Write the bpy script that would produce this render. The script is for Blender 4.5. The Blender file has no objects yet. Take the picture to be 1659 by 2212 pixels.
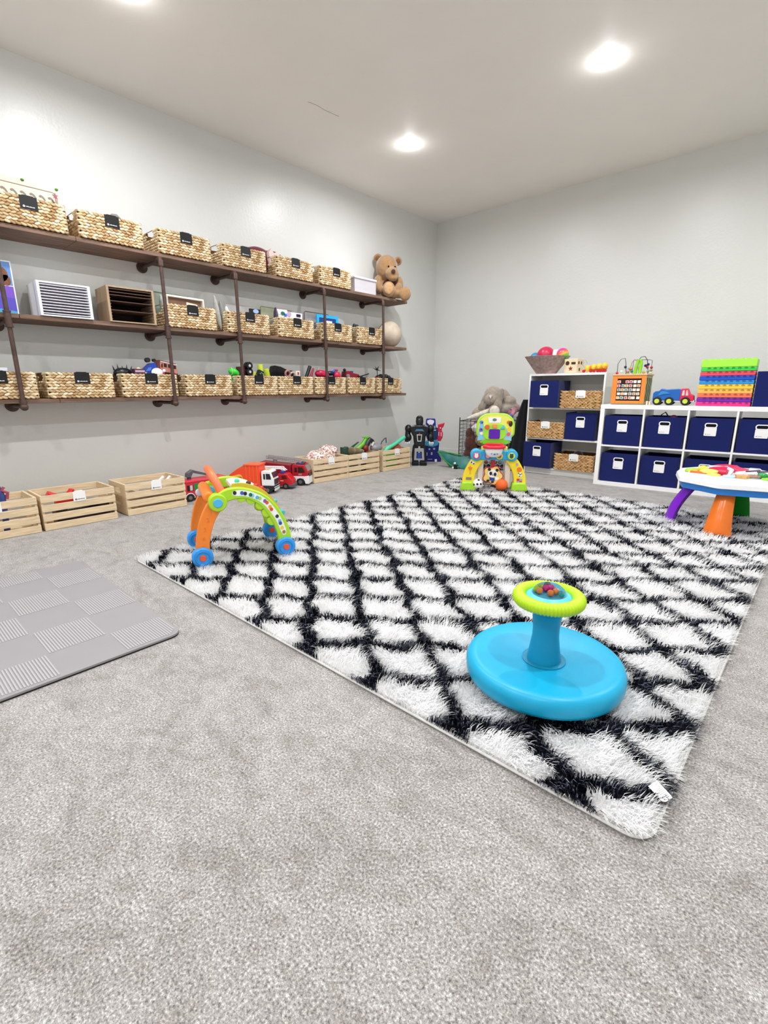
import bpy, math, random
import numpy as np
from mathutils import Matrix, Vector, Euler
S = bpy.context.scene
COL = S.collection
PI = math.pi
random.seed(7)
# ------------------------------------------------------------------ camera
IMG_W, IMG_H = 1659, 2212
F_PX = 1048.6252; PITCH = .2493; YAW = .7401; ROLL = -.0054
fw = Vector((-math.sin(YAW)*math.cos(PITCH), math.cos(YAW)*math.cos(PITCH), -math.sin(PITCH)))
rt = Vector((math.cos(YAW), math.sin(YAW), 0)); up = rt.cross(fw)
r2 = rt*math.cos(ROLL)+up*math.sin(ROLL); u2 = -rt*math.sin(ROLL)+up*math.cos(ROLL)
cam_data = bpy.data.cameras.new('camera'); cam = bpy.data.objects.new('camera', cam_data); COL.objects.link(cam)
CAM = Vector((4.3045, -5.7911, .93))
cam.matrix_world = Matrix(((r2.x, u2.x, -fw.x, CAM.x), (r2.y, u2.y, -fw.y, CAM.y), (r2.z, u2.z, -fw.z, CAM.z), (0, 0, 0, 1)))
cam_data.sensor_fit = 'VERTICAL'; cam_data.sensor_height = 24; cam_data.lens = F_PX/IMG_H*24
cam_data.clip_start = .05
S.camera = cam
# ------------------------------------------------------------------ world, light, exposure
w = bpy.data.worlds.new('room_world'); S.world = w; w.use_nodes = True
w.node_tree.nodes['Background'].inputs[0].default_value = (.9, .95, 1, 1)
w.node_tree.nodes['Background'].inputs[1].default_value = .0
S.view_settings.view_transform = 'Standard'; S.view_settings.look = 'None'
S.view_settings.exposure = .0; S.view_settings.gamma = 1
CEIL = 3.045
LIGHT_POWER = 27.4
HALO_POWER = 1.5
LIGHT_COL = (.99, 1, 1.025)
LIGHTS = [(x, y) for y in (-1.92, -4.33, -6.7) for x in (1.1, 2.8, 4.6)]
S.cycles.use_denoising = True; S.cycles.use_adaptive_sampling = True; S.cycles.adaptive_threshold = .03
S.cycles.max_bounces = 7; S.cycles.diffuse_bounces = 5; S.cycles.sample_clamp_indirect = 6

# ------------------------------------------------------------------ helpers
def hx(h):
    h = h.lstrip('#'); o = []
    for i in (0, 2, 4):
        c = int(h[i:i+2], 16)/255
        o.append(c/12.92 if c <= .04045 else ((c+.055)/1.055)**2.4)
    return (*o, 1)
MATS = {}
def mat(name, col='#888888', rough=.5, spec=.5, metal=0, var=0, vs=20, bump=0, bs=200, sheen=0, attr=False, trans=0, ior=1.45, emis=0, stretch=None, alpha=1, coat=0):
    if name in MATS: return MATS[name]
    m = bpy.data.materials.new(name); m.use_nodes = True; nt = m.node_tree; b = nt.nodes['Principled BSDF']
    b.inputs['Base Color'].default_value = hx(col); b.inputs['Roughness'].default_value = rough
    b.inputs['Specular IOR Level'].default_value = spec; b.inputs['Metallic'].default_value = metal
    b.inputs['Transmission Weight'].default_value = trans; b.inputs['IOR'].default_value = ior
    b.inputs['Sheen Weight'].default_value = sheen; b.inputs['Alpha'].default_value = alpha; b.inputs['Coat Weight'].default_value = coat
    if emis:
        b.inputs['Emission Color'].default_value = hx(col); b.inputs['Emission Strength'].default_value = emis
    tc = nt.nodes.new('ShaderNodeTexCoord'); mp = nt.nodes.new('ShaderNodeMapping'); nt.links.new(tc.outputs['Object'], mp.inputs[0])
    if stretch: mp.inputs['Scale'].default_value = stretch
    src = None
    if attr:
        a = nt.nodes.new('ShaderNodeAttribute'); a.attribute_name = 'Col'; src = a.outputs['Color']
    if var:
        n = nt.nodes.new('ShaderNodeTexNoise'); n.inputs['Scale'].default_value = vs; n.inputs['Detail'].default_value = 4
        nt.links.new(mp.outputs[0], n.inputs['Vector'])
        mr = nt.nodes.new('ShaderNodeMapRange'); mr.inputs[1].default_value = .3; mr.inputs[2].default_value = .7
        mr.inputs[3].default_value = 1-var; mr.inputs[4].default_value = 1+var*.4
        nt.links.new(n.outputs['Fac'], mr.inputs[0])
        mx = nt.nodes.new('ShaderNodeMix'); mx.data_type = 'RGBA'; mx.blend_type = 'MULTIPLY'; mx.inputs[0].default_value = 1
        if src: nt.links.new(src, mx.inputs[6])
        else: mx.inputs[6].default_value = hx(col)
        nt.links.new(mr.outputs[0], mx.inputs[7]); src = mx.outputs[2]
    if src: nt.links.new(src, b.inputs['Base Color'])
    if bump:
        n = nt.nodes.new('ShaderNodeTexNoise'); n.inputs['Scale'].default_value = bs; n.inputs['Detail'].default_value = 3
        nt.links.new(mp.outputs[0], n.inputs['Vector'])
        bp = nt.nodes.new('ShaderNodeBump'); bp.inputs['Strength'].default_value = bump; bp.inputs['Distance'].default_value = .002
        nt.links.new(n.outputs['Fac'], bp.inputs['Height']); nt.links.new(bp.outputs[0], b.inputs['Normal'])
    MATS[name] = m
    return m
def plastic(col, rough=.35):
    return mat('plastic_'+col.strip('#'), col, rough, .5, var=.04, vs=30, bump=.05, bs=400)
def fabric(col, sheen=.3, var=.12, bump=.5, bs=350):
    return mat('fabric_'+col.strip('#'), col, .9, .2, var=var, vs=40, bump=bump, bs=bs, sheen=sheen)
def plush(col):
    return mat('plush_'+col.strip('#'), col, .95, .15, var=.22, vs=35, bump=.9, bs=260, sheen=.6)
def R(d): return math.radians(d)

_SPH = {}
class MB:
    def __init__(s): s.v = []; s.f = []; s.c = None; s.M = Matrix()
    def add(s, vs, fs, col=None):
        o = len(s.v); s.v += [s.M @ Vector(p) for p in vs]; s.f += [tuple(i+o for i in q) for q in fs]
        if col is not None or s.c is not None:
            if s.c is None: s.c = [(1, 1, 1, 1)]*o
            s.c += [col or (1, 1, 1, 1)]*len(vs)
        return s
    def bx(s, x0, y0, z0, x1, y1, z1, col=None):
        v = [(x0, y0, z0), (x1, y0, z0), (x1, y1, z0), (x0, y1, z0), (x0, y0, z1), (x1, y0, z1), (x1, y1, z1), (x0, y1, z1)]
        return s.add(v, [(0, 3, 2, 1), (4, 5, 6, 7), (0, 1, 5, 4), (1, 2, 6, 5), (2, 3, 7, 6), (3, 0, 4, 7)], col)
    def box(s, c, d, col=None, rot=None):
        if rot:
            k = s.M.copy(); s.M = s.M @ Matrix.Translation(c) @ Euler(rot).to_matrix().to_4x4()
            s.bx(-d[0]/2, -d[1]/2, -d[2]/2, d[0]/2, d[1]/2, d[2]/2, col); s.M = k; return s
        return s.bx(c[0]-d[0]/2, c[1]-d[1]/2, c[2]-d[2]/2, c[0]+d[0]/2, c[1]+d[1]/2, c[2]+d[2]/2, col)
    def cyl(s, a, b, r, r2=None, n=16, cap=True, col=None):
        a = Vector(a); b = Vector(b); r2 = r if r2 is None else r2
        q = (b-a).to_track_quat('Z', 'Y'); vs = []
        for k in range(n):
            t = 2*PI*k/n; d = q @ Vector((math.cos(t), math.sin(t), 0)); vs.append(a+d*r); vs.append(b+d*r2)
        fs = [(2*k, 2*((k+1) % n), 2*((k+1) % n)+1, 2*k+1) for k in range(n)]
        if cap: fs += [tuple(2*k for k in range(n))[::-1], tuple(2*k+1 for k in range(n))]
        return s.add(vs, fs, col)
    def sph(s, c, r, nu=16, nv=10, rot=None, col=None):
        if not hasattr(r, '__len__'): r = (r, r, r)
        if (nu, nv) not in _SPH:
            vs = [(0, 0, 1)]
            for j in range(1, nv):
                p = PI*j/nv
                for i in range(nu): t = 2*PI*i/nu; vs.append((math.sin(p)*math.cos(t), math.sin(p)*math.sin(t), math.cos(p)))
            vs.append((0, 0, -1)); fs = [(0, 1+i, 1+(i+1) % nu) for i in range(nu)]
            for j in range(nv-2):
                for i in range(nu): a = 1+j*nu; fs.append((a+i, a+nu+i, a+nu+(i+1) % nu, a+(i+1) % nu))
            L = len(vs)-1; a = 1+(nv-2)*nu; fs += [(L, a+(i+1) % nu, a+i) for i in range(nu)]
            _SPH[(nu, nv)] = (vs, fs)
        vs, fs = _SPH[(nu, nv)]
        m = Matrix.Translation(c)
        if rot: m = m @ Euler(rot).to_matrix().to_4x4()
        m = m @ Matrix.Diagonal((*r, 1))
        return s.add([m @ Vector(p) for p in vs], fs, col)
    def lathe(s, prof, c=(0, 0, 0), n=32, axis='Z', col=None):
        vs = []; fs = []; L = len(prof)
        for k in range(n):
            t = 2*PI*k/n
            for r, z in prof:
                p = (r*math.cos(t), r*math.sin(t), z)
                if axis == 'Y': p = (p[0], -p[2], p[1])
                if axis == 'X': p = (p[2], p[0], p[1])
                vs.append((p[0]+c[0], p[1]+c[1], p[2]+c[2]))
        for k in range(n):
            a = k*L; b = ((k+1) % n)*L
            for i in range(L-1): fs.append((a+i, b+i, b+i+1, a+i+1))
        return s.add(vs, fs, col)
    def tor(s, c, Rr, r, nu=48, nv=10, axis='Z', rip=0, nrip=0, arc=None, col=None):
        vs = []; fs = []; full = arc is None; a0, a1 = (0, 2*PI) if full else arc; N = nu if full else nu+1
        for i in range(N):
            t = a0+(a1-a0)*i/nu; rr = r+(rip*math.sin(nrip*t) if rip else 0)
            for j in range(nv):
                p = 2*PI*j/nv; q = Rr+rr*math.cos(p); x, y, z = q*math.cos(t), q*math.sin(t), rr*math.sin(p)
                if axis == 'Y': x, y, z = x, -z, y
                if axis == 'X': x, y, z = z, x, y
                vs.append((x+c[0], y+c[1], z+c[2]))
        for i in range(nu):
            for j in range(nv):
                a = i*nv; b = ((i+1) % N)*nv; fs.append((a+j, b+j, b+(j+1) % nv, a+(j+1) % nv))
        return s.add(vs, fs, col)
    def tube(s, pts, r, n=8, closed=False, col=None, cap=True):
        P = [Vector(p) for p in pts]; L = len(P); vs = []; fs = []
        rr = r if hasattr(r, '__len__') else [r]*L
        prev = None
        for i in range(L):
            a = P[i-1] if (i or closed) else P[0]; b = P[(i+1) % L] if (i < L-1 or closed) else P[-1]
            d = (b-a).normalized()
            if prev is None: x = d.orthogonal().normalized()
            else: x = (prev-d*prev.dot(d)).normalized()
            prev = x; y = d.cross(x)
            for k in range(n): t = 2*PI*k/n; vs.append(P[i]+(x*math.cos(t)+y*math.sin(t))*rr[i])
        for i in range(L if closed else L-1):
            a = i*n; b = ((i+1) % L)*n
            for k in range(n): fs.append((a+k, a+(k+1) % n, b+(k+1) % n, b+k))
        if not closed and cap: fs += [tuple(range(n))[::-1], tuple(range((L-1)*n, L*n))]
        return s.add(vs, fs, col)
    def prism(s, poly, a, b, plane='xz', col=None):
        # outline extruded from a to b along the remaining axis (a = front = smaller y)
        n = len(poly)
        def P(p, d):
            return (p[0], d, p[1]) if plane == 'xz' else ((p[0], p[1], d) if plane == 'xy' else (d, p[0], p[1]))
        vs = [P(p, a) for p in poly]+[P(p, b) for p in poly]
        fs = [tuple(range(n)), tuple(range(n, 2*n))[::-1]]+[(i, n+i, n+(i+1) % n, (i+1) % n) for i in range(n)]
        return s.add(vs, fs, col)
    def strip(s, outer, inner, a, b, col=None, closed=False):
        # band between two polylines in xz, thickness a..b in y
        n = len(outer); vs = []
        for p, q in zip(outer, inner): vs += [(p[0], a, p[1]), (q[0], a, q[1]), (p[0], b, p[1]), (q[0], b, q[1])]
        fs = []
        for i in range(n if closed else n-1):
            o = 4*i; q = 4*((i+1) % n)
            fs += [(o, o+1, q+1, q), (o+2, q+2, q+3, o+3), (o, q, q+2, o+2), (o+1, o+3, q+3, q+1)]
        if not closed: fs += [(0, 2, 3, 1), (4*n-4, 4*n-3, 4*n-1, 4*n-2)]
        return s.add(vs, fs, col)
    def panel_hole(s, x0, z0, x1, z1, hx0, hz0, hx1, hz1, y0, y1):
        s.bx(x0, y0, z0, hx0, y1, z1); s.bx(hx1, y0, z0, x1, y1, z1); s.bx(hx0, y0, z0, hx1, y1, hz0); s.bx(hx0, y0, hz1, hx1, y1, z1); return s
    def text(s, txt, size, c, depth=.0008, rotz=0, tilt=PI/2):
        cu = bpy.data.curves.new('t', 'FONT'); cu.body = txt; cu.size = size; cu.extrude = depth; cu.align_x = 'CENTER'; cu.align_y = 'CENTER'
        o = bpy.data.objects.new('t', cu); me = o.to_mesh()
        k = s.M.copy(); s.M = s.M @ Matrix.Translation(c) @ Euler((tilt, 0, rotz)).to_matrix().to_4x4()
        s.add([v.co.copy() for v in me.vertices], [tuple(p.vertices) for p in me.polygons]); s.M = k
        o.to_mesh_clear(); bpy.data.objects.remove(o); bpy.data.curves.remove(cu); return s
    def build(s, name, m, parent=None, bev=0, remesh=0, smooth=0, ang=38, loc=None, rot=None, label=None, cat=None, group=None, kind=None, sub=0, jit=0):
        me = bpy.data.meshes.new(name); me.from_pydata([tuple(p) for p in s.v], [], s.f)
        if s.c is not None:
            at = me.color_attributes.new('Col', 'FLOAT_COLOR', 'POINT'); at.data.foreach_set('color', [q for c in s.c for q in c])
        me.materials.append(m); me.update()
        for p in me.polygons: p.use_smooth = True
        if not remesh: me.set_sharp_from_angle(angle=R(ang))
        o = bpy.data.objects.new(name, me); COL.objects.link(o)
        if parent: o.parent = parent
        if loc: o.location = loc
        if rot: o.rotation_euler = rot
        if remesh:
            d = o.modifiers.new('r', 'REMESH'); d.mode = 'VOXEL'; d.voxel_size = remesh; d.use_smooth_shade = True
        if smooth:
            d = o.modifiers.new('s', 'SMOOTH'); d.iterations = smooth; d.factor = .5
        if bev:
            d = o.modifiers.new('b', 'BEVEL'); d.width = bev; d.segments = 2; d.limit_method = 'ANGLE'; d.angle_limit = R(40)
        if sub:
            d = o.modifiers.new('u', 'SUBSURF'); d.levels = sub; d.render_levels = sub
        return tag(o, label, cat, group, kind)
def tag(o, label=None, cat=None, group=None, kind=None):
    if label: o['label'] = label
    if cat: o['category'] = cat
    if group: o['group'] = group
    if kind: o['kind'] = kind
    return o
def thing(name, label, cat, loc=(0, 0, 0), rz=0, group=None):
    o = bpy.data.objects.new(name, None); COL.objects.link(o); o.empty_display_size = .05
    o.location = loc; o.rotation_euler = (0, 0, rz) if not hasattr(rz, '__len__') else rz
    return tag(o, label, cat, group)
def dup(o, loc, rz, label, group=None, name=None):
    def cp(q, parent):
        c = q.copy(); COL.objects.link(c); c.parent = parent
        for ch in q.children: cp(ch, c)
        return c
    r = cp(o, None); r.location = loc; r.rotation_euler = (0, 0, rz) if not hasattr(rz, '__len__') else rz
    r['label'] = label
    if group: r['group'] = group
    return r
def rpoly(w, h, r, n=5, cx=0, cz=0):
    o = []
    for (sx, sz, a0) in ((1, 1, 0), (-1, 1, 90), (-1, -1, 180), (1, -1, 270)):
        for k in range(n+1):
            t = R(a0+90*k/n); o.append((cx+sx*(w/2-r)+r*math.cos(t), cz+sz*(h/2-r)+r*math.sin(t)))
    return o
def circ(r, n=24, cx=0, cz=0, e=1): return [(cx+r*math.cos(2*PI*k/n), cz+r*e*math.sin(2*PI*k/n)) for k in range(n)]
def star(r, n=5, cx=0, cz=0, q=.42):
    return [(cx+(r if k % 2 == 0 else r*q)*math.sin(PI*k/n), cz+(r if k % 2 == 0 else r*q)*math.cos(PI*k/n)) for k in range(2*n)]

WHITE = mat('white_laminate', '#f3f3f3', .35, .5, var=.02, vs=6)
# ------------------------------------------------------------------ room shell
RX, RY = 5.9, -8.3
def wallmat(name, col, b=.55, rough=.34):
    m = mat(name, col, rough, .45, var=.02, vs=2.5, bump=b, bs=42)
    return m
wm = wallmat('painted_wall', '#dbdcd9'); cm = wallmat('painted_ceiling', '#faf5ee', .25, .6)
def carpet_mat():
    m = bpy.data.materials.new('carpet'); m.use_nodes = True; nt = m.node_tree; b = nt.nodes['Principled BSDF']
    b.inputs['Roughness'].default_value = 1; b.inputs['Specular IOR Level'].default_value = .1; b.inputs['Sheen Weight'].default_value = .25
    tc = nt.nodes.new('ShaderNodeTexCoord')
    def noise(scale, detail=2, st=None, rough=.5, dist=0):
        n = nt.nodes.new('ShaderNodeTexNoise'); n.inputs['Scale'].default_value = scale; n.inputs['Detail'].default_value = detail
        n.inputs['Roughness'].default_value = rough; n.inputs['Distortion'].default_value = dist
        if st:
            mp = nt.nodes.new('ShaderNodeMapping'); mp.inputs['Scale'].default_value = st; mp.inputs['Rotation'].default_value = (0, 0, .5)
            nt.links.new(tc.outputs['Object'], mp.inputs[0]); nt.links.new(mp.outputs[0], n.inputs['Vector'])
        else: nt.links.new(tc.outputs['Object'], n.inputs['Vector'])
        return n
    def ramp(src, stops):
        r = nt.nodes.new('ShaderNodeValToRGB'); e = r.color_ramp.elements
        e[0].position, e[0].color = stops[0][0], hx(stops[0][1]); e[1].position, e[1].color = stops[-1][0], hx(stops[-1][1])
        for p, c in stops[1:-1]: q = e.new(p); q.color = hx(c)
        nt.links.new(src, r.inputs[0]); return r.outputs[0]
    def mul(a, c, f=1):
        x = nt.nodes.new('ShaderNodeMix'); x.data_type = 'RGBA'; x.blend_type = 'MULTIPLY'; x.inputs[0].default_value = f
        nt.links.new(a, x.inputs[6]); nt.links.new(c, x.inputs[7]); return x.outputs[2]
    sp = ramp(noise(190, 3, rough=.75).outputs['Fac'], [(.33, '#636160'), (.45, '#9b9896'), (.55, '#b5b2af'), (.67, '#e4e2e0')])
    nap = ramp(noise(5.5, 6, (1, 1.7, 1), .66, .8).outputs['Fac'], [(.34, '#d2d0cd'), (.48, '#f0efee'), (.62, '#ffffff')])
    col = mul(sp, nap, .8)
    flat = ramp(noise(26, 4, rough=.7).outputs['Fac'], [(.38, '#e2dfdb'), (.6, '#ffffff')])
    col = mul(col, flat, .7)
    nt.links.new(col, b.inputs['Base Color'])
    bp = nt.nodes.new('ShaderNodeBump'); bp.inputs['Strength'].default_value = .8; bp.inputs['Distance'].default_value = .006
    nt.links.new(noise(150, 3, rough=.7).outputs['Fac'], bp.inputs['Height']); nt.links.new(bp.outputs[0], b.inputs['Normal'])
    return m
def struct(name, mb, m): return mb.build(name, m, kind='structure')
struct('floor', MB().bx(-.1, RY-.1, -.1, RX+.1, .1, 0), carpet_mat())
struct('ceiling', MB().bx(-.1, RY-.1, CEIL, RX+.1, .1, CEIL+.1), cm)
struct('wall_left', MB().bx(-.1, RY-.1, 0, 0, .1, CEIL), wm)
struct('wall_back', MB().bx(0, 0, 0, RX+.1, .1, CEIL), wm)
struct('wall_right', MB().bx(RX, RY-.1, 0, RX+.1, 0, CEIL), wm)
struct('wall_front', MB().bx(0, RY-.1, 0, RX, RY, CEIL), wm)
bbm = mat('baseboard_paint', '#e4e3df', .4)
def baseb(name, mb): return mb.build(name, bbm, bev=.004, kind='structure')
baseb('baseboard_left', MB().bx(0, RY, 0, .014, 0, .09)); baseb('baseboard_back', MB().bx(.014, -.014, 0, RX, 0, .09))
baseb('baseboard_right', MB().bx(RX-.014, RY, 0, RX, -.014, .09)); baseb('baseboard_front', MB().bx(.014, RY, 0, RX-.014, RY+.014, .09))
# hairline crack in the ceiling plaster
MB().tube([(.96, -2.96, CEIL-.0005), (.972, -2.88, CEIL-.0005), (.966, -2.80, CEIL-.0005), (.978, -2.66, CEIL-.0005)], .0012, 4).build('ceiling_crack', mat('crack', '#77736c', .9), kind='structure')

# ------------------------------------------------------------------ recessed ceiling lights
trim = mat('light_trim', '#f4f2ee', .4)
glow = mat('light_lens', '#fff8ee', .4, emis=30)
place = ['above the wall shelf near the far corner', 'above the tall bookcase, near the back wall', 'near the back wall, right', 'above the left end of the wall shelf', 'over the middle of the room', 'over the spinning toy', 'behind the camera, left', 'behind the camera, centre', 'behind the camera, right']
for k, (x, y) in enumerate(LIGHTS):
    t = thing('ceiling_light', 'round white recessed ceiling light glowing '+place[k], 'ceiling light', (x, y, CEIL), 0, 'recessed ceiling lights')
    MB().lathe([(.078, 0), (.098, 0), (.092, -.002), (.078, -.002), (.078, 0)], n=40).build('trim_ring', trim, t)
    MB().lathe([(0, -.0005), (.0775, -.0005), (.0775, -.002), (.06, -.006), (0, -.008)], n=40).build('lens', glow, t)
    ld = bpy.data.lights.new('downlight', 'AREA'); ld.shape = 'DISK'; ld.size = .10; ld.spread = R(172); ld.energy = LIGHT_POWER; ld.color = LIGHT_COL
    lo = bpy.data.objects.new('downlight', ld); COL.objects.link(lo); lo.parent = t; lo.location = (0, 0, -.012)
    pd = bpy.data.lights.new('halo_fill', 'POINT'); pd.shadow_soft_size = .03; pd.energy = HALO_POWER; pd.color = LIGHT_COL  # added fill light under each fixture, for the halo and a brighter ceiling
    po_ = bpy.data.objects.new('halo_fill', pd); COL.objects.link(po_); po_.parent = t; po_.location = (0, 0, -.05)

# ------------------------------------------------------------------ shag rug
RX0, RX1, RY0, RY1 = 1.535, 4.165, -4.83, -1.56
PX, PY, NX, NY = .325, .275, 2.04, -4.79
rng = np.random.default_rng(3)
def vnoise(x, y, s, seed):
    # smooth value noise
    g = np.random.default_rng(seed).random((128, 128)); X = x*s+40; Y = y*s+60
    xi = np.floor(X).astype(int); yi = np.floor(Y).astype(int); fx = X-xi; fy = Y-yi
    fx = fx*fx*(3-2*fx); fy = fy*fy*(3-2*fy)
    G = lambda a, b: g[a % 128, b % 128]
    return (G(xi, yi)*(1-fx)+G(xi+1, yi)*fx)*(1-fy)+(G(xi, yi+1)*(1-fx)+G(xi+1, yi+1)*fx)*fy-.5
def rug_pattern(x, y):
    x = x+.05*vnoise(x, y, 8, 11)+.018*vnoise(x, y, 30, 12); y = y+.05*vnoise(x, y, 8, 13)+.018*vnoise(x, y, 30, 14)
    u = (x-NX)/PX+(y-NY)/PY; v = (x-NX)/PX-(y-NY)/PY
    uu = u+.045*np.sin(2*PI*v); vv = v+.045*np.sin(2*PI*u)
    d = np.minimum(np.abs(uu-np.round(uu)), np.abs(vv-np.round(vv)))*.21
    return d
def rug_edge(x, y):  # slightly wavy outline: distance inside
    wv = .006*np.sin(x*9+1)+.006*np.sin(y*7)
    cut = np.maximum(0, (x-(RX1-.09)))+np.maximum(0, ((RY0+.09)-y))
    return np.minimum.reduce([x-RX0, RX1-x, y-RY0, RY1-y])+wv
def raw_mesh(name, V, quads, tris, cols, m, parent, smooth=True):
    me = bpy.data.meshes.new(name); nq, ntr = len(quads), len(tris)
    me.vertices.add(len(V)); me.vertices.foreach_set('co', V.astype(np.float32).ravel())
    me.loops.add(nq*4+ntr*3); me.loops.foreach_set('vertex_index', np.concatenate([quads.ravel(), tris.ravel()]).astype(np.int32))
    me.polygons.add(nq+ntr)
    ls = np.concatenate([np.arange(nq)*4, nq*4+np.arange(ntr)*3]).astype(np.int32)
    me.polygons.foreach_set('loop_start', ls)
    me.update(calc_edges=True); me.validate()
    at = me.color_attributes.new('Col', 'FLOAT_COLOR', 'POINT'); at.data.foreach_set('color', cols.astype(np.float32).ravel())
    me.materials.append(m)
    if smooth: me.polygons.foreach_set('use_smooth', np.ones(nq+ntr, bool))
    o = bpy.data.objects.new(name, me); COL.objects.link(o); o.parent = parent; return o
def lin(h): return np.array(hx(h)[:3])
rug = thing('shag_rug', 'large white shaggy rug with a navy diamond lattice lying on the carpet', 'rug', (0, 0, 0))
def rounded(cx, cy, w, h, r): return [(cx+a, cy+b) for a, b in rpoly(w, h, r)]
MB().prism(rounded((RX0+RX1)/2, (RY0+RY1)/2, RX1-RX0, RY1-RY0, .05), .001, .008, 'xy').build('backing', mat('rug_backing', '#b9b7b6', .95), rug)
edge = rounded((RX0+RX1)/2, (RY0+RY1)/2, RX1-RX0, RY1-RY0, .05)
MB().tube([(x, y, .007) for x, y in edge], .0036, 6, closed=True).build('edge_binding', mat('rug_binding', '#d8d6d4', .9, bump=.4), rug, label='white corded edge binding')
P = []
for (d0, d1, sp, w) in ((0, 1.7, .0052, .0026), (1.7, 2.9, .0068, .0032), (2.9, 9, .0092, .0044)):
    gx, gy = np.meshgrid(np.arange(RX0+.004, RX1-.004, sp), np.arange(RY0+.004, RY1-.004, sp))
    gx = (gx+(rng.random(gx.shape)-.5)*sp*1.5).ravel(); gy = (gy+(rng.random(gy.shape)-.5)*sp*1.5).ravel()
    dist = np.hypot(gx-CAM.x, gy-CAM.y); k = (dist >= d0) & (dist < d1)
    k &= ~((RX1-gx < .05) & (gy-RY0 < .05) & (np.hypot(gx-(RX1-.05), gy-(RY0+.05)) > .05))
    gx, gy = gx[k], gy[k]; P.append(np.stack([gx, gy, np.full(len(gx), w)], 1))
P = np.concatenate(P); n = len(P); x, y, wd = P.T
inside = np.clip(np.minimum.reduce([x-RX0, RX1-x, y-RY0, RY1-y])/.02, 0, 1)
ang = -.35+2.6*vnoise(x, y, 14, 21)+1.5*vnoise(x, y, 45, 22)+(rng.random(n)-.5)*1.9
# the pile falls outwards along the edges
lean = .75+.7*vnoise(x, y, 20, 23)+(rng.random(n)-.5)*.5
Lh = (.034+.010*rng.random(n)); lean = np.clip(lean, .25, 1.25)
dx, dy = np.cos(ang), np.sin(ang)
nearr = np.clip(1-(RX1-x)/.03, 0, 1); dx = dx*(1-nearr)+nearr; dy = dy*(1-nearr)-.4*nearr
nb = np.clip(1-(y-RY0)/.03, 0, 1); dy = dy*(1-nb)+nb*(-.55+1.3*vnoise(x, y, 6, 31))
hm = Lh*np.cos(lean*.55)*.6; mm = Lh*np.sin(lean*.55)*.6
ht = hm+Lh*np.cos(np.minimum(lean*1.25, 1.52))*.45; mt = mm+Lh*np.sin(np.minimum(lean*1.25, 1.52))*.5
fa = np.arctan2(dy, dx)+PI/2+(rng.random(n)-.5)*1.1; sx, sy = np.cos(fa)*wd*.5, np.sin(fa)*wd*.5
z0 = .007
ht = np.where(rug_pattern(x, y) < .022, ht*.86, ht)
V = np.stack([
    np.stack([x-sx, y-sy, np.full(n, z0)], 1), np.stack([x+sx, y+sy, np.full(n, z0)], 1),
    np.stack([x+dx*mm-sx*.95, y+dy*mm-sy*.95, z0+hm], 1), np.stack([x+dx*mm+sx*.95, y+dy*mm+sy*.95, z0+hm], 1),
    np.stack([x+dx*mt, y+dy*mt, z0+ht], 1)], 1).reshape(-1, 3)
b5 = np.arange(n)*5
quads = np.stack([b5, b5+1, b5+3, b5+2], 1); tris = np.stack([b5+2, b5+3, b5+4], 1)
d = rug_pattern(x, y)+(rng.random(n)-.5)*.008
dark = d < .0235
core = (d < .0045)
navy, grey, whi = lin('#0b0e1c'), lin('#6f7386'), lin('#ffffff')
rr = rng.random(n)
c = np.where(dark[:, None], navy, whi)
c = np.where((dark & (rr < .13))[:, None], grey, c)
c = np.where((core & (rr < .4))[:, None], grey*1.3, c)
c = c*(1-.10*rng.random(n))[:, None]
cols = np.concatenate([np.repeat(c[:, None, :], 5, 1).reshape(-1, 3), np.ones((n*5, 1))], 1)
def pile_mat():
    m = mat('rug_pile', '#ffffff', .8, .25, attr=True); nt = m.node_tree; b = nt.nodes['Principled BSDF']; o = nt.nodes['Material Output']
    tr = nt.nodes.new('ShaderNodeBsdfTranslucent'); a = [n for n in nt.nodes if n.type == 'ATTRIBUTE'][0]; mx = nt.nodes.new('ShaderNodeMixShader'); mx.inputs[0].default_value = .35
    nt.links.new(a.outputs['Color'], tr.inputs[0]); nt.links.new(b.outputs[0], mx.inputs[1]); nt.links.new(tr.outputs[0], mx.inputs[2]); nt.links.new(mx.outputs[0], o.inputs[0]); return m
raw_mesh('pile', V, quads, tris, cols, pile_mat(), rug)
# woven base under the pile, same dye
sp = .012; gx = np.arange(RX0+.012, RX1-.011, sp); gy = np.arange(RY0+.012, RY1-.011, sp); X, Y = np.meshgrid(gx, gy)
V = np.stack([X.ravel(), Y.ravel(), np.full(X.size, .0095)], 1); nx = len(gx); ny = len(gy)
ii = (np.arange(ny-1)[:, None]*nx+np.arange(nx-1)[None, :]).ravel()
c = np.where((rug_pattern(X.ravel(), Y.ravel()) < .0235)[:, None], navy, whi)
raw_mesh('pile_base', V, np.stack([ii, ii+1, ii+nx+1, ii+nx], 1), np.zeros((0, 3), int), np.concatenate([c, np.ones((len(c), 1))], 1), MATS['rug_pile'], rug)
tg = MB(); tg.M = Matrix.Translation((4.148, -4.69, .034)) @ Euler((R(12), R(16), R(-22))).to_matrix().to_4x4() @ Matrix.Scale(.78, 4)
tg.bx(-.024, -.018, 0, .03, .018, .0007)
tgo = tg.build('care_tag', mat('tag_white', '#fbfbfb', .7), rug, label='white care tag with grey print')
pr = MB(); pr.M = tg.M.copy(); pr.tor((-.009, .004, .0011), .005, .0005, 20, 4)
for k, ln in enumerate((.016, .012, .02, .016, .022, .008)): pr.bx(-.0005+.0045*k, .012-ln, .0009, .0006+.0045*k, .013, .0012)
pr.bx(-.018, .002, .0009, -.017, .012, .0012)
pr.build('printing', mat('tag_print', '#9c9ca0', .8), tgo)

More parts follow.
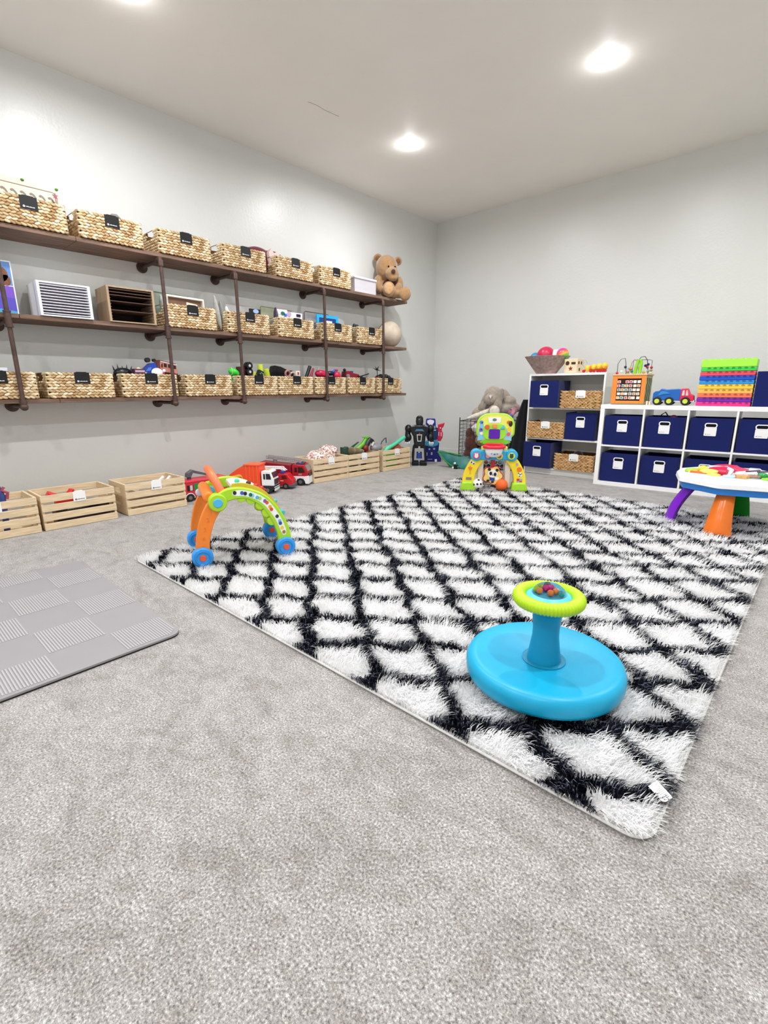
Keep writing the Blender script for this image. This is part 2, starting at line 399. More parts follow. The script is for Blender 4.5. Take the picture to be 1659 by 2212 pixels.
# ------------------------------------------------------------------ grey play mat
mt = thing('foam_play_mat', 'light grey foam play mat with ribbed checker squares on the carpet', 'play mat', (0, 0, 0))
MX0, MX1, MY0, MY1 = 1.335, 2.558, -6.25, -5.05
MB().prism(rounded((MX0+MX1)/2, (MY0+MY1)/2, MX1-MX0, MY1-MY0, .045), .006, .013, 'xy').build('top_layer', mat('mat_grey', '#928f91', .7, .3, var=.03, vs=8), mt)
MB().prism(rounded((MX0+MX1)/2, (MY0+MY1)/2, MX1-MX0, MY1-MY0, .045), .001, .006, 'xy').build('black_underside', mat('mat_black', '#151515', .8), mt)
rb = MB(); cxs = [1.50, 1.71, 1.925, 2.138, 2.362, 2.575]; 
for i in range(-1, 5):
    x0 = cxs[i] if i >= 0 else 1.345; x1 = min(cxs[i+1], MX1-.012)
    for j in range(6):
        y1 = MY1-.008-.2*j; y0 = y1-.19 if j < 5 else MY0+.01
        if (i+j) % 2 == 0:
            for k in range(20):
                yy = y1-.0095*k-.003
                if yy-.005 > y0: rb.bx(x0+.004+(.03 if (i == 4 and j == 0 and k < 2) else 0)*0, yy-.005, .0128, x1-.004-(.03-.012*k if (i == 4 and j == 0 and k < 3) else 0), yy, .0148)
rb.build('ribs', mat('mat_rib', '#a9a6a8', .75, .3), mt)

# ------------------------------------------------------------------ wall shelf of planks and pipes
wood = mat('dark_plank', '#83695a', .7, .3, var=.4, vs=9, bump=.6, bs=40, stretch=(5, .6, 5))
pipe = mat('iron_pipe', '#5a4640', .5, .5, metal=.35, var=.3, vs=25, bump=.3, bs=90)
ws = thing('pipe_wall_shelf', 'long three tier wall shelf of brown planks on dark iron pipes', 'wall shelf', (0, 0, 0))
SZ = (.875, 1.41, 1.938); PZ = (.834, 1.369, 1.888); PYS = (-4.968, -3.948, -3.313, -2.322, -1.447); YE = (-1.0, -1.0, -.99)
cuts = {0: [-4.75, -2.95], 1: [-4.9, -3.06, -2.12], 2: [-4.5, -2.97]}
for k in range(3):
    ys = [-5.75]+cuts[k]+[YE[k]]
    for a, b in zip(ys, ys[1:]):
        dz = .003*((int(abs(a)*10)) % 2)
        MB().bx(.004, a+.001, SZ[k]-.027-dz, .315, b-.001, SZ[k]-dz*.3).build('shelf_plank', wood, ws, bev=.003)
for y in PYS:
    p = MB(); p.cyl((.342, y, .81), (.342, y, PZ[2]), .0135, n=14)
    u = p.build('upright_pipe', pipe, ws)
    MB().sph((.342, y, .822), (.024, .024, .024), 14, 10).cyl((.342, y, .825), (.342, y, .862), .02, n=14).build('end_cap', pipe, u)
    MB().cyl((.342, y, PZ[1]-.045), (.342, y, PZ[1]+.045), .0195, n=14).cyl((.342, y, PZ[1]-.05), (.342, y, PZ[1]-.04), .0225, n=14).cyl((.342, y, PZ[1]+.04), (.342, y, PZ[1]+.05), .0225, n=14).build('tee_fitting', pipe, u)
    MB().tube([(.342, y, PZ[2]-.05), (.342, y, PZ[2]-.012), (.333, y, PZ[2]), (.30, y, PZ[2])], .019, 12).build('elbow_fitting', pipe, u)
    for z in PZ:
        b = MB().cyl((.01, y, z-.008), (.33, y, z-.008), .0135, n=14).cyl((.285, y, z-.008), (.30, y, z-.008), .0195, n=14).build('bracket_pipe', pipe, ws)
        MB().cyl((.001, y, z-.008), (.012, y, z-.008), .042, n=24).cyl((.012, y, z-.008), (.03, y, z-.008), .024, n=18).build('wall_flange', pipe, b)

# ------------------------------------------------------------------ woven baskets
seag = mat('seagrass', '#ffffff', .85, .2, attr=True, bump=.6, bs=220)
black_card = mat('black_label', '#121214', .5, .4); white_card = mat('white_label', '#f2f2f2', .5, .4)
ink_w = mat('label_white_ink', '#e6e6e8', .6); ink_b = mat('label_dark_ink', '#444448', .6)
def knots(mb, o, u, v, nrm, W, H, rows, cols, rnd, hole=None, base=('#d5bc93', '#ad885e', '#eedec0')):
    o, u, v, nrm = map(Vector, (o, u, v, nrm)); rh = H/rows; cw = W/cols
    cl = [lin(b) for b in base]
    for r in range(rows):
        for c in range(-1, cols):
            a = (c+.5+(.5 if r % 2 else 0)+rnd.uniform(-.1, .1))*cw+cw*.25; a = min(max(a, cw*.4), W-cw*.4); b = (r+.5)*rh
            if hole and hole[0] < a < hole[1] and hole[2] < b < hole[3]: continue
            p = o+u*a+v*b+nrm*.003
            t = R(rnd.uniform(12, 24))*(1 if r % 2 else -1)
            uu = u*math.cos(t)+v*math.sin(t); vv = -u*math.sin(t)+v*math.cos(t)
            m = Matrix(((uu.x*cw*.70, vv.x*rh*.50, nrm.x*.007, p.x), (uu.y*cw*.70, vv.y*rh*.50, nrm.y*.007, p.y), (uu.z*cw*.70, vv.z*rh*.50, nrm.z*.007, p.z), (0, 0, 0, 1)))
            k = rnd.random(); q = cl[0]*(1-k)+cl[1 if rnd.random() < .5 else 2]*k
            mb.sph((0, 0, 0), 1, 6, 4); vs = mb.v[-20:]
            for i in range(20): mb.v[-20+i] = m @ Vector(_SPH[(6, 4)][0][i])
            mb.c = (mb.c or [])[:len(mb.v)-20]+[(q[0], q[1], q[2], 1)]*20
def label_parts(parent, w, h, c, card, ink, word=.5, yo=0):
    # a card that clips over the rim, with a small round icon and a line of lettering
    x, y, z = c
    lb = MB().bx(x-w/2, y-.003, z-h, x+w/2, y, z).bx(x-w*.32, y-.003, z, x+w*.32, y+.016, z+.004).build('label_card', card, parent)
    p = MB(); p.lathe([(.0022, 0), (.0062, 0), (.0062, .0006), (.0022, .0006)], (x-w*.3, y-.0032, z-h*.8), 14, 'Y')
    xx = x-w*.2
    k = 0
    while xx < x-w*.2+w*word:
        ln = (.0035, .0026, .0042, .003)[k % 4]; hh = (.0045, .0034, .0034, .005)[(k+1) % 4]
        p.bx(xx, y-.0038, z-h*.8-.0022, xx+ln, y-.0031, z-h*.8-.0022+hh); xx += ln+.0008; k += 1
    p.build('label_print', ink, lb)
    return lb
BW, BD, BH = .41, .29, .172
def make_basket(label, W=BW, D=BD, H=BH, rows=9, cols=14, card=black_card, ink=ink_w, tone=('#d5bc93', '#ad885e', '#eedec0'), seed=1, lw=.095, lh=.075):
    t = thing('seagrass_basket', label, 'basket')
    rnd = random.Random(seed); m = MB(); w2 = W/2; th = .008
    dk = (*lin('#5f4126'), 1)
    g = MB(); g.c = []
    hz0, hz1, hy0, hy1 = H-.062, H-.024, D*.3, D*.7
    g.bx(-w2, 0, .002, w2, D, .012, dk); g.bx(-w2, 0, .002, w2, th, H-.002, dk); g.bx(-w2, D-th, .002, w2, D, H-.002, dk)
    for s in (-1, 1):
        a, b = (-w2, -w2+th) if s < 0 else (w2-th, w2)
        g.bx(a, 0, .002, b, hy0, H-.002, dk); g.bx(a, hy1, .002, b, D, H-.002, dk); g.bx(a, hy0, .002, b, hy1, hz0, dk)
    knots(g, (-w2, 0, 0), (1, 0, 0), (0, 0, 1), (0, -1, 0), W, H, rows, cols, rnd, base=tone)
    sc = max(6, round(cols*D/W))
    hole = (D*.3, D*.7, hz0-.004, H+.1)
    knots(g, (w2, 0, 0), (0, 1, 0), (0, 0, 1), (1, 0, 0), D, H, rows, sc, rnd, hole, base=tone)
    knots(g, (-w2, 0, 0), (0, 1, 0), (0, 0, 1), (-1, 0, 0), D, H, rows, sc, rnd, hole, base=tone)
    g.build('woven_body', seag, t)
    wr = MB().tube([(-w2-.002, .002, H-.002), (w2+.002, .002, H-.002), (w2+.002, D-.002, H-.002), (-w2-.002, D-.002, H-.002)], .0028, 6, closed=True)
    wr.build('wire_rim', mat('basket_wire', '#6b5540', .5, metal=.3), t)
    label_parts(t, lw, lh, (.005, -.009, H+.002), card, ink)
    return t
XF = .318   # front plane of the baskets on the wall shelf
RZ = PI/2
top_y = [(-4.752, 'with a wooden puzzle board standing in it'), (-4.262, 'with a grey pointed toy peeking over the rim'), (-3.722, 'above the second iron pipe from the left'), (-3.190, 'above the third iron pipe'), (-2.652, 'with burgundy and pink cloth behind it'), (-2.136, 'next to the clear plastic tub')]
mid_y = [(-3.724, 'holding a cream photo frame'), (-3.190, 'holding silver bags and a clear pouch'), (-2.665, 'holding a white puzzle bag and olive pouch'), (-2.137, 'holding a bright blue framed puzzle bag'), (-1.626, 'beside the big beige ball')]
bot_y = [(-5.08, 'behind the leftmost iron pipe'), (-4.600, 'empty looking, right of the leftmost pipe'), (-4.118, 'heaped with a blue car and a brown van'), (-3.625, 'empty looking, between the second and third pipes'), (-3.140, 'with black wheels and yellow tubes on top'), (-2.703, 'with a black ramp toy on top'), (-2.247, 'with red toys behind the fourth pipe'), (-1.781, 'with a dark red toy and a black gun shape'), (-1.312, 'at the right end, holding a black spiky toy')]
proto = None
FR = ' woven seagrass basket with black label '
for tier, lst, z, g in (('top shelf', top_y, SZ[2], 'baskets on the top wall shelf'), ('middle shelf', mid_y, SZ[1], 'baskets on the middle wall shelf'), ('bottom shelf', bot_y, SZ[0], 'baskets on the bottom wall shelf')):
    for y, d in lst:
        lab = tier.split()[0]+' tier basket of woven seagrass '+d
        if proto is None:
            proto = make_basket(lab); proto.location = (XF, y, z+.001); proto.rotation_euler = (0, 0, RZ); proto['group'] = g
        else: dup(proto, (XF, y, z+.001), RZ, lab, g)
def on_shelf(y, z, x=.18): return (x, y, z)

# ------------------------------------------------------------------ pine crates along the wall
pine = mat('pine', '#e4cdaa', .65, .3, var=.22, vs=7, bump=.25, bs=60, stretch=(1.2, 9, 14))
def make_crate(label, W=.462, D=.33, H=.24):
    t = thing('pine_crate', label, 'crate', group='pine crates along the wall'); w2 = W/2
    MB().bx(-w2+.012, .012, .004, w2-.012, D-.012, .012).build('bottom_board', pine, t, bev=.001)
    for s in (-1, 1):
        x0, x1 = (-w2, -w2+.015) if s < 0 else (w2-.015, w2)
        e = MB(); 
        e.bx(x0, .009, .002, x1, D-.009, H*.68); e.bx(x0, .009, H*.68, x1, D*.33, H*.84); e.bx(x0, D*.67, H*.68, x1, D-.009, H*.84); e.bx(x0, .009, H*.84, x1, D-.009, H)
        e.build('end_board', pine, t, bev=.002)
    sh = .0475; gp = (H-4*sh)/3
    for k in range(4):
        z = k*(sh+gp)
        MB().bx(-w2, 0, z, w2, .009, z+sh).build('front_slat', pine, t, bev=.0015)
        MB().bx(-w2, D-.009, z, w2, D, z+sh).build('back_slat', pine, t, bev=.0015)
    label_parts(t, .078, .068, (.0, -.001, H+.001), white_card, ink_b, .55)
    return t
cr = [(.473, -5.253, 'with a blue and pink toy sticking up'), (.473, -4.771, 'with a few red bits inside, second from the left'), (.473, -4.235, 'with pale pieces inside, beside the red toy truck'), (.545, -2.475, 'full of a pinkish brown patterned bag'), (.562, -2.008, 'heaped with dark toys and a green dinosaur'), (.590, -1.49, 'with a mint green toy sword, beside the black robot')]
c0 = None
for x, y, d in cr:
    lab = 'open slatted pine crate '+d
    rz = RZ if x < .5 else RZ-.045
    if c0 is None: c0 = make_crate(lab); c0.location = (x, y, .002); c0.rotation_euler = (0, 0, rz)
    else: dup(c0, (x, y, .002), rz, lab)

# ------------------------------------------------------------------ tall narrow bookcase and cube unit
TH = .012; BC = (1.786, -.672)
bc = thing('open_bookcase', 'white open bookcase with three shelves against the back wall', 'bookcase', (BC[0], BC[1], 0), TH)
BWD, BHT, BDP = .80, 1.073, .28
for x in (0, BWD-.018): MB().bx(x, 0, 0, x+.018, BDP, BHT).build('side_panel', WHITE, bc, bev=.001)
MB().bx(.018, .001, BHT-.022, BWD-.018, BDP, BHT-.001).build('top_panel', WHITE, bc, bev=.001)
for z in (.072, .397, .722): MB().bx(.018, .003, z-.018, BWD-.018, BDP-.006, z).build('shelf', WHITE, bc, bev=.001)
MB().bx(.018, .02, 0, BWD-.018, .035, .052).build('plinth', WHITE, bc)
MB().bx(.018, BDP-.005, .03, BWD-.018, BDP, BHT-.02).build('back_panel', mat('back_panel', '#e2e1dd', .6), bc)
KT = .0578; KO = (2.6396, -.8849)
ku = thing('cube_shelving_unit', 'low white cube shelving unit two rows high with navy fabric bins', 'shelving unit', (KO[0], KO[1], 0), KT)
KW, KH, KD = .038*2+.335*4+.015*3, .77, .39
MB().bx(0, 0, KH-.038, KW, KD, KH).build('top_panel', WHITE, ku, bev=.001)
MB().bx(0, 0, 0, KW, KD, .038).build('bottom_panel', WHITE, ku, bev=.001)
for x in (0, KW-.038): MB().bx(x, .0005, .038, x+.038, KD, KH-.038).build('side_panel', WHITE, ku, bev=.001)
for k in range(3): x = .038+.335*(k+1)+.015*k; MB().bx(x, .001, .038, x+.015, KD, KH-.038).build('divider', WHITE, ku, bev=.0007)
for k in range(4): x = .038+.35*k; MB().bx(x, .001, .038+.3395, x+.335, KD, .038+.3395+.015).build('shelf', WHITE, ku, bev=.0007)
def T2(o, th, a, d, z):  # local point on a unit -> world
    return (o[0]+a*math.cos(th)-d*math.sin(th), o[1]+a*math.sin(th)+d*math.cos(th), z)
navy_f = fabric('#141f5c', sheen=.15, var=.1, bump=.25, bs=500)
def make_bin(label, W=.31, D=.30, H=.275):
    t = thing('fabric_bin', label, 'storage bin', group='navy fabric storage bins'); w2 = W/2
    b = MB(); hz = H*.78
    b.panel_hole(-w2, 0, w2, H, -.038, hz-.013, .038, hz+.013, 0, .005)
    b.bx(-w2, .005, 0, -w2+.004, D, H); b.bx(w2-.004, .005, 0, w2, D, H); b.bx(-w2, D-.004, 0, w2, D, H); b.bx(-w2, .005, 0, w2, D, .004)
    b.build('bin_body', navy_f, t)
    MB().bx(-w2+.004, .006, .004, w2-.004, .009, H-.01).build('opening_shade', mat('bin_shade', '#0b0c14', .9), t)  # black panel stands in for the shade seen through the handle opening
    ro, ri = rpoly(.092, .042, .018, cz=hz), rpoly(.076, .026, .012, cz=hz)
    MB().strip(ro, ri, -.004, .001, closed=True).build('handle_ring', mat('white_ring', '#f4f4f6', .35), t, bev=.001)
    lc = MB().prism(rpoly(.088, .072, .006, cz=hz-.052), -.003, -.0005).build('label_card', white_card, t)
    p = MB().lathe([(0, 0), (.004, 0), (.004, .0006), (0, .0006)], (-.03, -.0032, hz-.074), 12, 'Y')
    for k in range(7): p.bx(-.023+k*.0042, -.0038, hz-.0755, -.0202+k*.0042, -.003, hz-.0755+.003+.0012*(k % 2))
    p.build('label_print', mat('bin_print', '#8c8f90', .7), lc)
    return t
bins = [(BC, TH, .212, -.085, .724, 'navy fabric bin on the top shelf of the bookcase, left'), (BC, TH, .592, -.005, .399, 'navy fabric bin on the middle shelf of the bookcase, right'), (BC, TH, .166, -.055, .074, 'navy fabric bin at the bottom left of the bookcase')]
for k in range(4):
    bins.append((KO, KT, .038+.1675+.35*k, .012, .3932, 'navy bin in upper row of cube unit, '+['leftmost', 'second from the left, below the blue truck', 'third from the left, below the coloured slabs', 'rightmost'][k]))
    bins.append((KO, KT, .038+.1675+.35*k, .02, .0385, 'navy bin in lower row of cube unit, '+['leftmost', 'second from the left', 'third from the left, behind the activity table', 'rightmost'][k]))
bins.append((KO, KT, 1.315, .04, .7705, 'navy fabric bin standing on top of the cube unit at the photo edge'))
b0 = None
for o, th, a, d, z, lab in bins:
    if b0 is None: b0 = make_bin(lab); b0.location = T2(o, th, a, d, z+.001); b0.rotation_euler = (0, 0, th)
    else: dup(b0, T2(o, th, a, d, z+.001), th, lab)
# the small dark and red things in the second upper bin
sb = MB().tube([(-.04, .1, .24), (-.05, .09, .29), (-.02, .09, .315), (.01, .1, .27)], .006, 8)
q = thing('toy_grip', 'thin black looped toy sticking out of the second upper navy bin', 'toy', T2(KO, KT, .038+.1675+.35, .012, .3932), KT); sb.build('loop', plastic('#16161a'), q)
q = thing('toy_scoop', 'small dark pink toy peeking out of the second upper navy bin', 'toy', T2(KO, KT, .038+.1675+.35+.05, .012, .3932), KT)
MB().sph((0, .09, .272), (.03, .03, .02), 14, 8).build('head', plastic('#7d2347'), q)
# wide grass baskets in the bookcase
tan = ('#c9a070', '#b3854f', '#dcb988')
wb = make_basket('wide tan seagrass basket with white label on the top shelf of the bookcase', .40, .30, .172, 11, 11, white_card, ink_b, tan, 5, .098, .07)
wb['group'] = 'white labelled baskets in the bookcase'; wb.location = T2(BC, TH, .578, -.035, .723); wb.rotation_euler = (0, 0, TH)
dup(wb, T2(BC, TH, .222, -.012, .398), TH, 'wide tan seagrass basket with white label on the middle shelf of the bookcase')
dup(wb, T2(BC, TH, .56, -.02, .073), TH, 'wide tan seagrass basket with white label at the bottom of the bookcase')
q = thing('dark_lump_toy', 'dark brown lump peeking out of the bottom bookcase basket', 'toy', T2(BC, TH, .56, .11, .23), TH)
MB().sph((.0, 0, .0), (.05, .05, .045), 16, 10).build('body', plush('#3a2420'), q)

# ------------------------------------------------------------------ bowl of balls on the bookcase
TOP = BHT+.001
bp_ = T2(BC, TH, .135, .11, TOP)
bowl = thing('paper_bowl', 'speckled mauve woven bowl full of balls on the bookcase', 'bowl', bp_)
prof = [(0, 0), (.105, 0), (.108, .006), (.17, .09), (.225, .166), (.235, .178), (.226, .180), (.215, .170), (.16, .094), (.10, .012), (0, .012)]
MB().lathe(prof, n=44).build('bowl_body', mat('mauve_paper', '#b79d97', .85, var=.35, vs=38, bump=1, bs=120), bowl)
def ball(name, lab, c, r, col, grp=None, m=None, rot=None):
    q = thing(name, lab, 'ball', c, 0, grp); MB().sph((0, 0, 0), r, 32, 20).build('ball_skin', m or plastic(col), q); return q
def off(c, d): return (c[0]+d[0], c[1]+d[1], c[2]+d[2])
ball('play_ball', 'small blue ball at the left of the mauve bowl', off(bp_, (-.125, -.02, .165)), .06, '#2d8db8')
ball('play_ball', 'large crimson pink ball in the mauve bowl', off(bp_, (-.015, -.01, .19)), .092, '#c8284f')
ball('play_ball', 'white and black football in the mauve bowl', off(bp_, (.08, .03, .18)), .07, '#eeeeee')
def stripes(name, cols, scale=1, axis=(1, 0, .6)):
    m = bpy.data.materials.new(name); m.use_nodes = True; nt = m.node_tree; b = nt.nodes['Principled BSDF']; b.inputs['Roughness'].default_value = .3
    tc = nt.nodes.new('ShaderNodeTexCoord'); v = nt.nodes.new('ShaderNodeVectorMath'); v.operation = 'DOT_PRODUCT'; v.inputs[1].default_value = axis
    nt.links.new(tc.outputs['Object'], v.inputs[0]); mr = nt.nodes.new('ShaderNodeMapRange'); mr.inputs[1].default_value = -scale; mr.inputs[2].default_value = scale
    r = nt.nodes.new('ShaderNodeValToRGB'); r.color_ramp.interpolation = 'CONSTANT'; e = r.color_ramp.elements
    for i, c in enumerate(cols):
        if i < 2: e[i].position = i/len(cols); e[i].color = hx(c)
        else: z = e.new(i/len(cols)); z.color = hx(c)
    nt.links.new(v.outputs['Value'], mr.inputs[0]); nt.links.new(mr.outputs[0], r.inputs[0]); nt.links.new(r.outputs[0], b.inputs['Base Color']); return m
ball('play_ball', 'rainbow striped ball at the right of the mauve bowl', off(bp_, (.175, -.02, .195)), .062, '', m=stripes('rainbow', ['#2fa548', '#7ac943', '#f7b04a', '#f2705a', '#ee3f86', '#e0339d'], .07, (-.5, 0, 1)))

# wooden shape sorter
sc = thing('shape_sorter', 'pale wooden shape sorter cube with a star hole on the bookcase', 'wooden toy', T2(BC, TH, .425, .03, TOP), TH-.12)
birch = mat('birch', '#ecd9b6', .55, var=.1, vs=12, stretch=(1, 1, 5))
MB().bx(-.07, 0, 0, .07, .14, .14).build('cube_body', birch, sc, bev=.004)
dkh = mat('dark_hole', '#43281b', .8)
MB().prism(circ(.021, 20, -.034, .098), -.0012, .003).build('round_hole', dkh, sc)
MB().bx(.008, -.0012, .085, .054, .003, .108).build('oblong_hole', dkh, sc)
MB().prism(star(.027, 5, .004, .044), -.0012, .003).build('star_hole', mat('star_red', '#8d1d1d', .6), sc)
sd = MB()
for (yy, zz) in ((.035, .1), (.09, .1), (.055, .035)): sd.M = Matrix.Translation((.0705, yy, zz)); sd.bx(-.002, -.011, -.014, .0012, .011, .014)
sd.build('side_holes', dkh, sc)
# caterpillar pull toy
ct = thing('caterpillar_toy', 'yellow and orange wooden caterpillar pull toy on the bookcase', 'wooden toy', T2(BC, TH, .66, .075, TOP), TH+.05)
for k, (x, z) in enumerate(((-.07, .042), (-.01, .05), (.04, .055), (.09, .06))): MB().sph((x, 0, z), (.031, .034, .033), 18, 12).build('body_bead', plastic('#f3c93c'), ct)
for x in (-.04, .015, .065, .105): MB().sph((x, -.006, .045), (.013, .034, .024), 14, 10).build('spotted_disc', plastic('#e88a2e'), ct)
for x in (-.1, -.03, .0, .035, .06, .085, .105): MB().cyl((x, -.034, .015), (x, -.02, .015), .0145, n=16).build('wheel', plastic('#b51e22'), ct)
MB().tube([(-.1, 0, .05), (-.13, 0, .08), (-.11, 0, .1), (-.135, 0, .12), (-.10, 0, .125), (-.08, 0, .09)], .0016, 6).build('wire_feeler', mat('thin_wire', '#7d8a72', .4), ct)

# ------------------------------------------------------------------ activity cube with bead maze
ac = thing('activity_cube', 'orange and green wooden activity cube with bead maze on top', 'wooden toy', T2(KO, KT, .215, .05, .771), KT)
MB().bx(-.143, .006, 0, .137, .28, .262).build('cube_body', mat('sage_side', '#a9b087', .6, var=.1, vs=20), ac, bev=.004)
MB().panel_hole(-.147, .012, .141, .262, -.103, .035, .103, .235, -.004, .006).build('orange_frame', plastic('#f08c3a'), ac, bev=.003)
MB().bx(-.103, .003, .035, .103, .0065, .235).build('dark_back', mat('maroon', '#3a0f12', .8), ac)
rnd = random.Random(4)
tc_ = ['#d21f5c', '#e03a3a', '#efe9dc', '#e8b36a', '#1d8b7c', '#c98a4e', '#e0466d', '#f0eee8', '#d8853a', '#7f8aa0']
for r in range(5):
    n_ = 6
    for c in range(n_):
        if r == 0 and c == 1: continue
        x = -.085+c*.034+rnd.uniform(-.003, .003); z = .062+(4-r)*.036
        tb = MB().box((x, .0, z), (.027, .012, .025), rot=(0, rnd.uniform(-.1, .1), 0)).build('spinning_tile', mat('tile_cream', '#efe7d8', .6), ac, bev=.002)
        if c < 4 or r in (1, 3): MB().box((x, -.0065, z), (.016, .001, .015)).build('tile_picture', plastic(rnd.choice(tc_)), tb)
MB().bx(-.15, -.008, .262, .145, .286, .276).build('top_board', mat('beech_top', '#d9b68c', .5), ac, bev=.003)
gw = MB()
for k in range(3):
    y0 = .06+.07*k; pts = [(.1385, y0+.012*math.sin(z*70), z) for z in np.linspace(.03, .24, 22)]; gw.tube(pts, .004, 6)
gw.build('wavy_groove', mat('groove', '#2f3c25', .7), ac)
wires = [('#5e6066', [(-.12, .02, .275), (-.12, .02, .37), (-.10, .03, .41), (-.07, .05, .42), (-.06, .05, .38), (-.05, .06, .275)]), ('#8c8f93', [(-.03, .2, .275), (-.03, .2, .4), (0, .2, .41), (.11, .2, .405), (.13, .2, .40), (.13, .2, .275)]), ('#3f4048', [(.03, .05, .275), (.035, .06, .38), (.06, .07, .425), (.09, .08, .43), (.11, .09, .40), (.12, .1, .33), (.125, .1, .275)]), ('#caa574', [(-.04, .1, .275), (-.02, .1, .38), (0, .1, .41), (.03, .1, .38), (.05, .1, .275)])]
for col, pts in wires: MB().tube(pts, .0032, 6).build('maze_wire', mat('wire'+col, col, .3, metal=.6), ac)
MB().tube([(.03, .03, .275), (.038, .03, .34), (.05, .03, .395), (.07, .035, .40), (.075, .035, .36), (.07, .03, .275)], .014, 10).build('green_snake_loop', plastic('#8fd12c'), ac)
for x, y, z, col in ((-.12, .02, .287, '#c2203a'), (-.085, .03, .30, '#efe6d6'), (-.06, .05, .34, '#1f2347'), (-.04, .1, .33, '#b8b6b0'), (-.02, .1, .32, '#c3242f'), (-.01, .06, .325, '#d6a06a'), (.0, .04, .30, '#2c7f78'), (-.03, .02, .295, '#a8805a'), (.1, .09, .35, '#23265a'), (.12, .1, .36, '#23265a'), (.115, .1, .335, '#b3203a'), (.13, .2, .335, '#c3202f'), (.13, .2, .31, '#8fa07a'), (.125, .1, .30, '#8fa07a'), (.13, .2, .287, '#e8e0cc'), (.02, .1, .30, '#c3a27c'), (.1, .05, .29, '#caa24a')):
    MB().sph((x, y, z), .0125, 14, 10).build('bead', plastic(col, .3), ac)
# ------------------------------------------------------------------ blue and red toy truck on the unit
def wheel(t, c, r, w, tyre='#1c1c1e', hub='#c9d94a', name='wheel'):
    x, y, z = c
    wv = MB().cyl((x, y-w/2, z), (x, y+w/2, z), r, n=26).build(name, mat('rubber_'+tyre[1:], tyre, .7), t, bev=r*.12)
    MB().cyl((x, y-w/2-.003, z), (x, y-w/2+.002, z), r*.55, n=20).build('hub', plastic(hub), wv)
tt = thing('toy_mixer_truck', 'chunky blue and red toy truck with yellow hubs on the cube unit', 'toy truck', T2(KO, KT, .59, .09, .771), KT)
MB().prism([(-.165, .04), (-.165, .105), (-.15, .12), (-.12, .125), (-.1, .145), (-.07, .135), (-.02, .14), (.04, .142), (.055, .13), (.05, .04)], -.045, .045).build('blue_body', plastic('#1c62b5'), tt, bev=.006)
MB().prism([(-.13, .08), (-.1, .12), (-.06, .118), (-.03, .1), (-.08, .095)], -.05, -.044).build('side_scoop', plastic('#3a86c8'), tt, bev=.002)
MB().prism([(.045, .035), (.045, .135), (.06, .145), (.1, .145), (.12, .1), (.15, .085), (.155, .035)], -.043, .043).build('cab', plastic('#d9234b'), tt, bev=.007)
MB().prism([(.062, .085), (.065, .128), (.08, .13), (.082, .085)], -.045, -.042).prism([(.09, .085), (.092, .13), (.1, .13), (.112, .085)], -.045, -.042).build('window', plastic('#d8c8c8'), tt)
MB().bx(-.17, -.04, .03, .16, .04, .045).build('chassis', plastic('#e9e9e9'), tt, bev=.003)
for x in (-.125, -.03, .095): wheel(tt, (x, -.045, .036), .036, .03)
for x in (-.125, -.03, .095): wheel(tt, (x, .045, .036), .036, .03)
for x in (-.045, -.02): pass
q = thing('domino_row', 'two small cream blocks behind the toy truck wheel', 'toy block', T2(KO, KT, .40, .02, .771), KT); MB().bx(-.02, 0, 0, -.006, .03, .035).bx(.003, .0, 0, .017, .03, .033).build('blocks', plastic('#e8dccb'), q, bev=.003)
# ------------------------------------------------------------------ stack of coloured building plates
z = .771; cols = ['#e2318b', '#7c1fa8', '#f47458', '#f8bd58', '#f9ca42', '#2a93e0', '#1b4fc0', '#ee4a63', '#3ecb4a', '#a3ee46']
hh = [.036, .04, .036, .038, .042, .036, .04, .038, .036, .066]
nm = ['magenta', 'purple', 'coral', 'apricot', 'yellow', 'sky blue', 'royal blue', 'pinkish red', 'green', 'lime']
for k, (c, h) in enumerate(zip(cols, hh)):
    t = thing('building_tray', nm[k]+' studded plastic tray in the rainbow stack on the cube unit'+(', topmost' if k == 9 else ''), 'toy tray', T2(KO, KT, .957-.0*k, .03+.002*(k % 2), z), KT, 'rainbow stack of studded trays')
    MB().bx(-.19+.001*(k % 3), 0, 0, .19, .27, h-.004).build('tray_body', plastic(c), t, bev=.004)
    s = MB(); 
    for i in range(8): s.lathe([(0, .0), (.013, .0), (.014, -.004), (.013, -.008), (0, -.008)], (-.13+.042*i, -.0, 0), 14, 'Y'); 
    s2 = MB()
    for i in range(8):
        s2.prism([(-.13+.042*i+.013*math.cos(a), (h-.006)+.010*math.sin(a)-.008) for a in np.linspace(0, PI, 8)], -.003, .002)
    if k != 9: s2.build('front_studs', plastic('#%02x%02x%02x' % tuple(int(int(c[i:i+2], 16)*.72) for i in (1, 3, 5))), t)
    st = MB()
    if k == 9:
        for i in range(9):
            for j in range(6): st.cyl((-.168+.042*i, .03+.042*j, h-.005), (-.168+.042*i, .03+.042*j, h+.003), .012, n=14)
        st.build('top_studs', plastic(c), t)
    z += h-.003

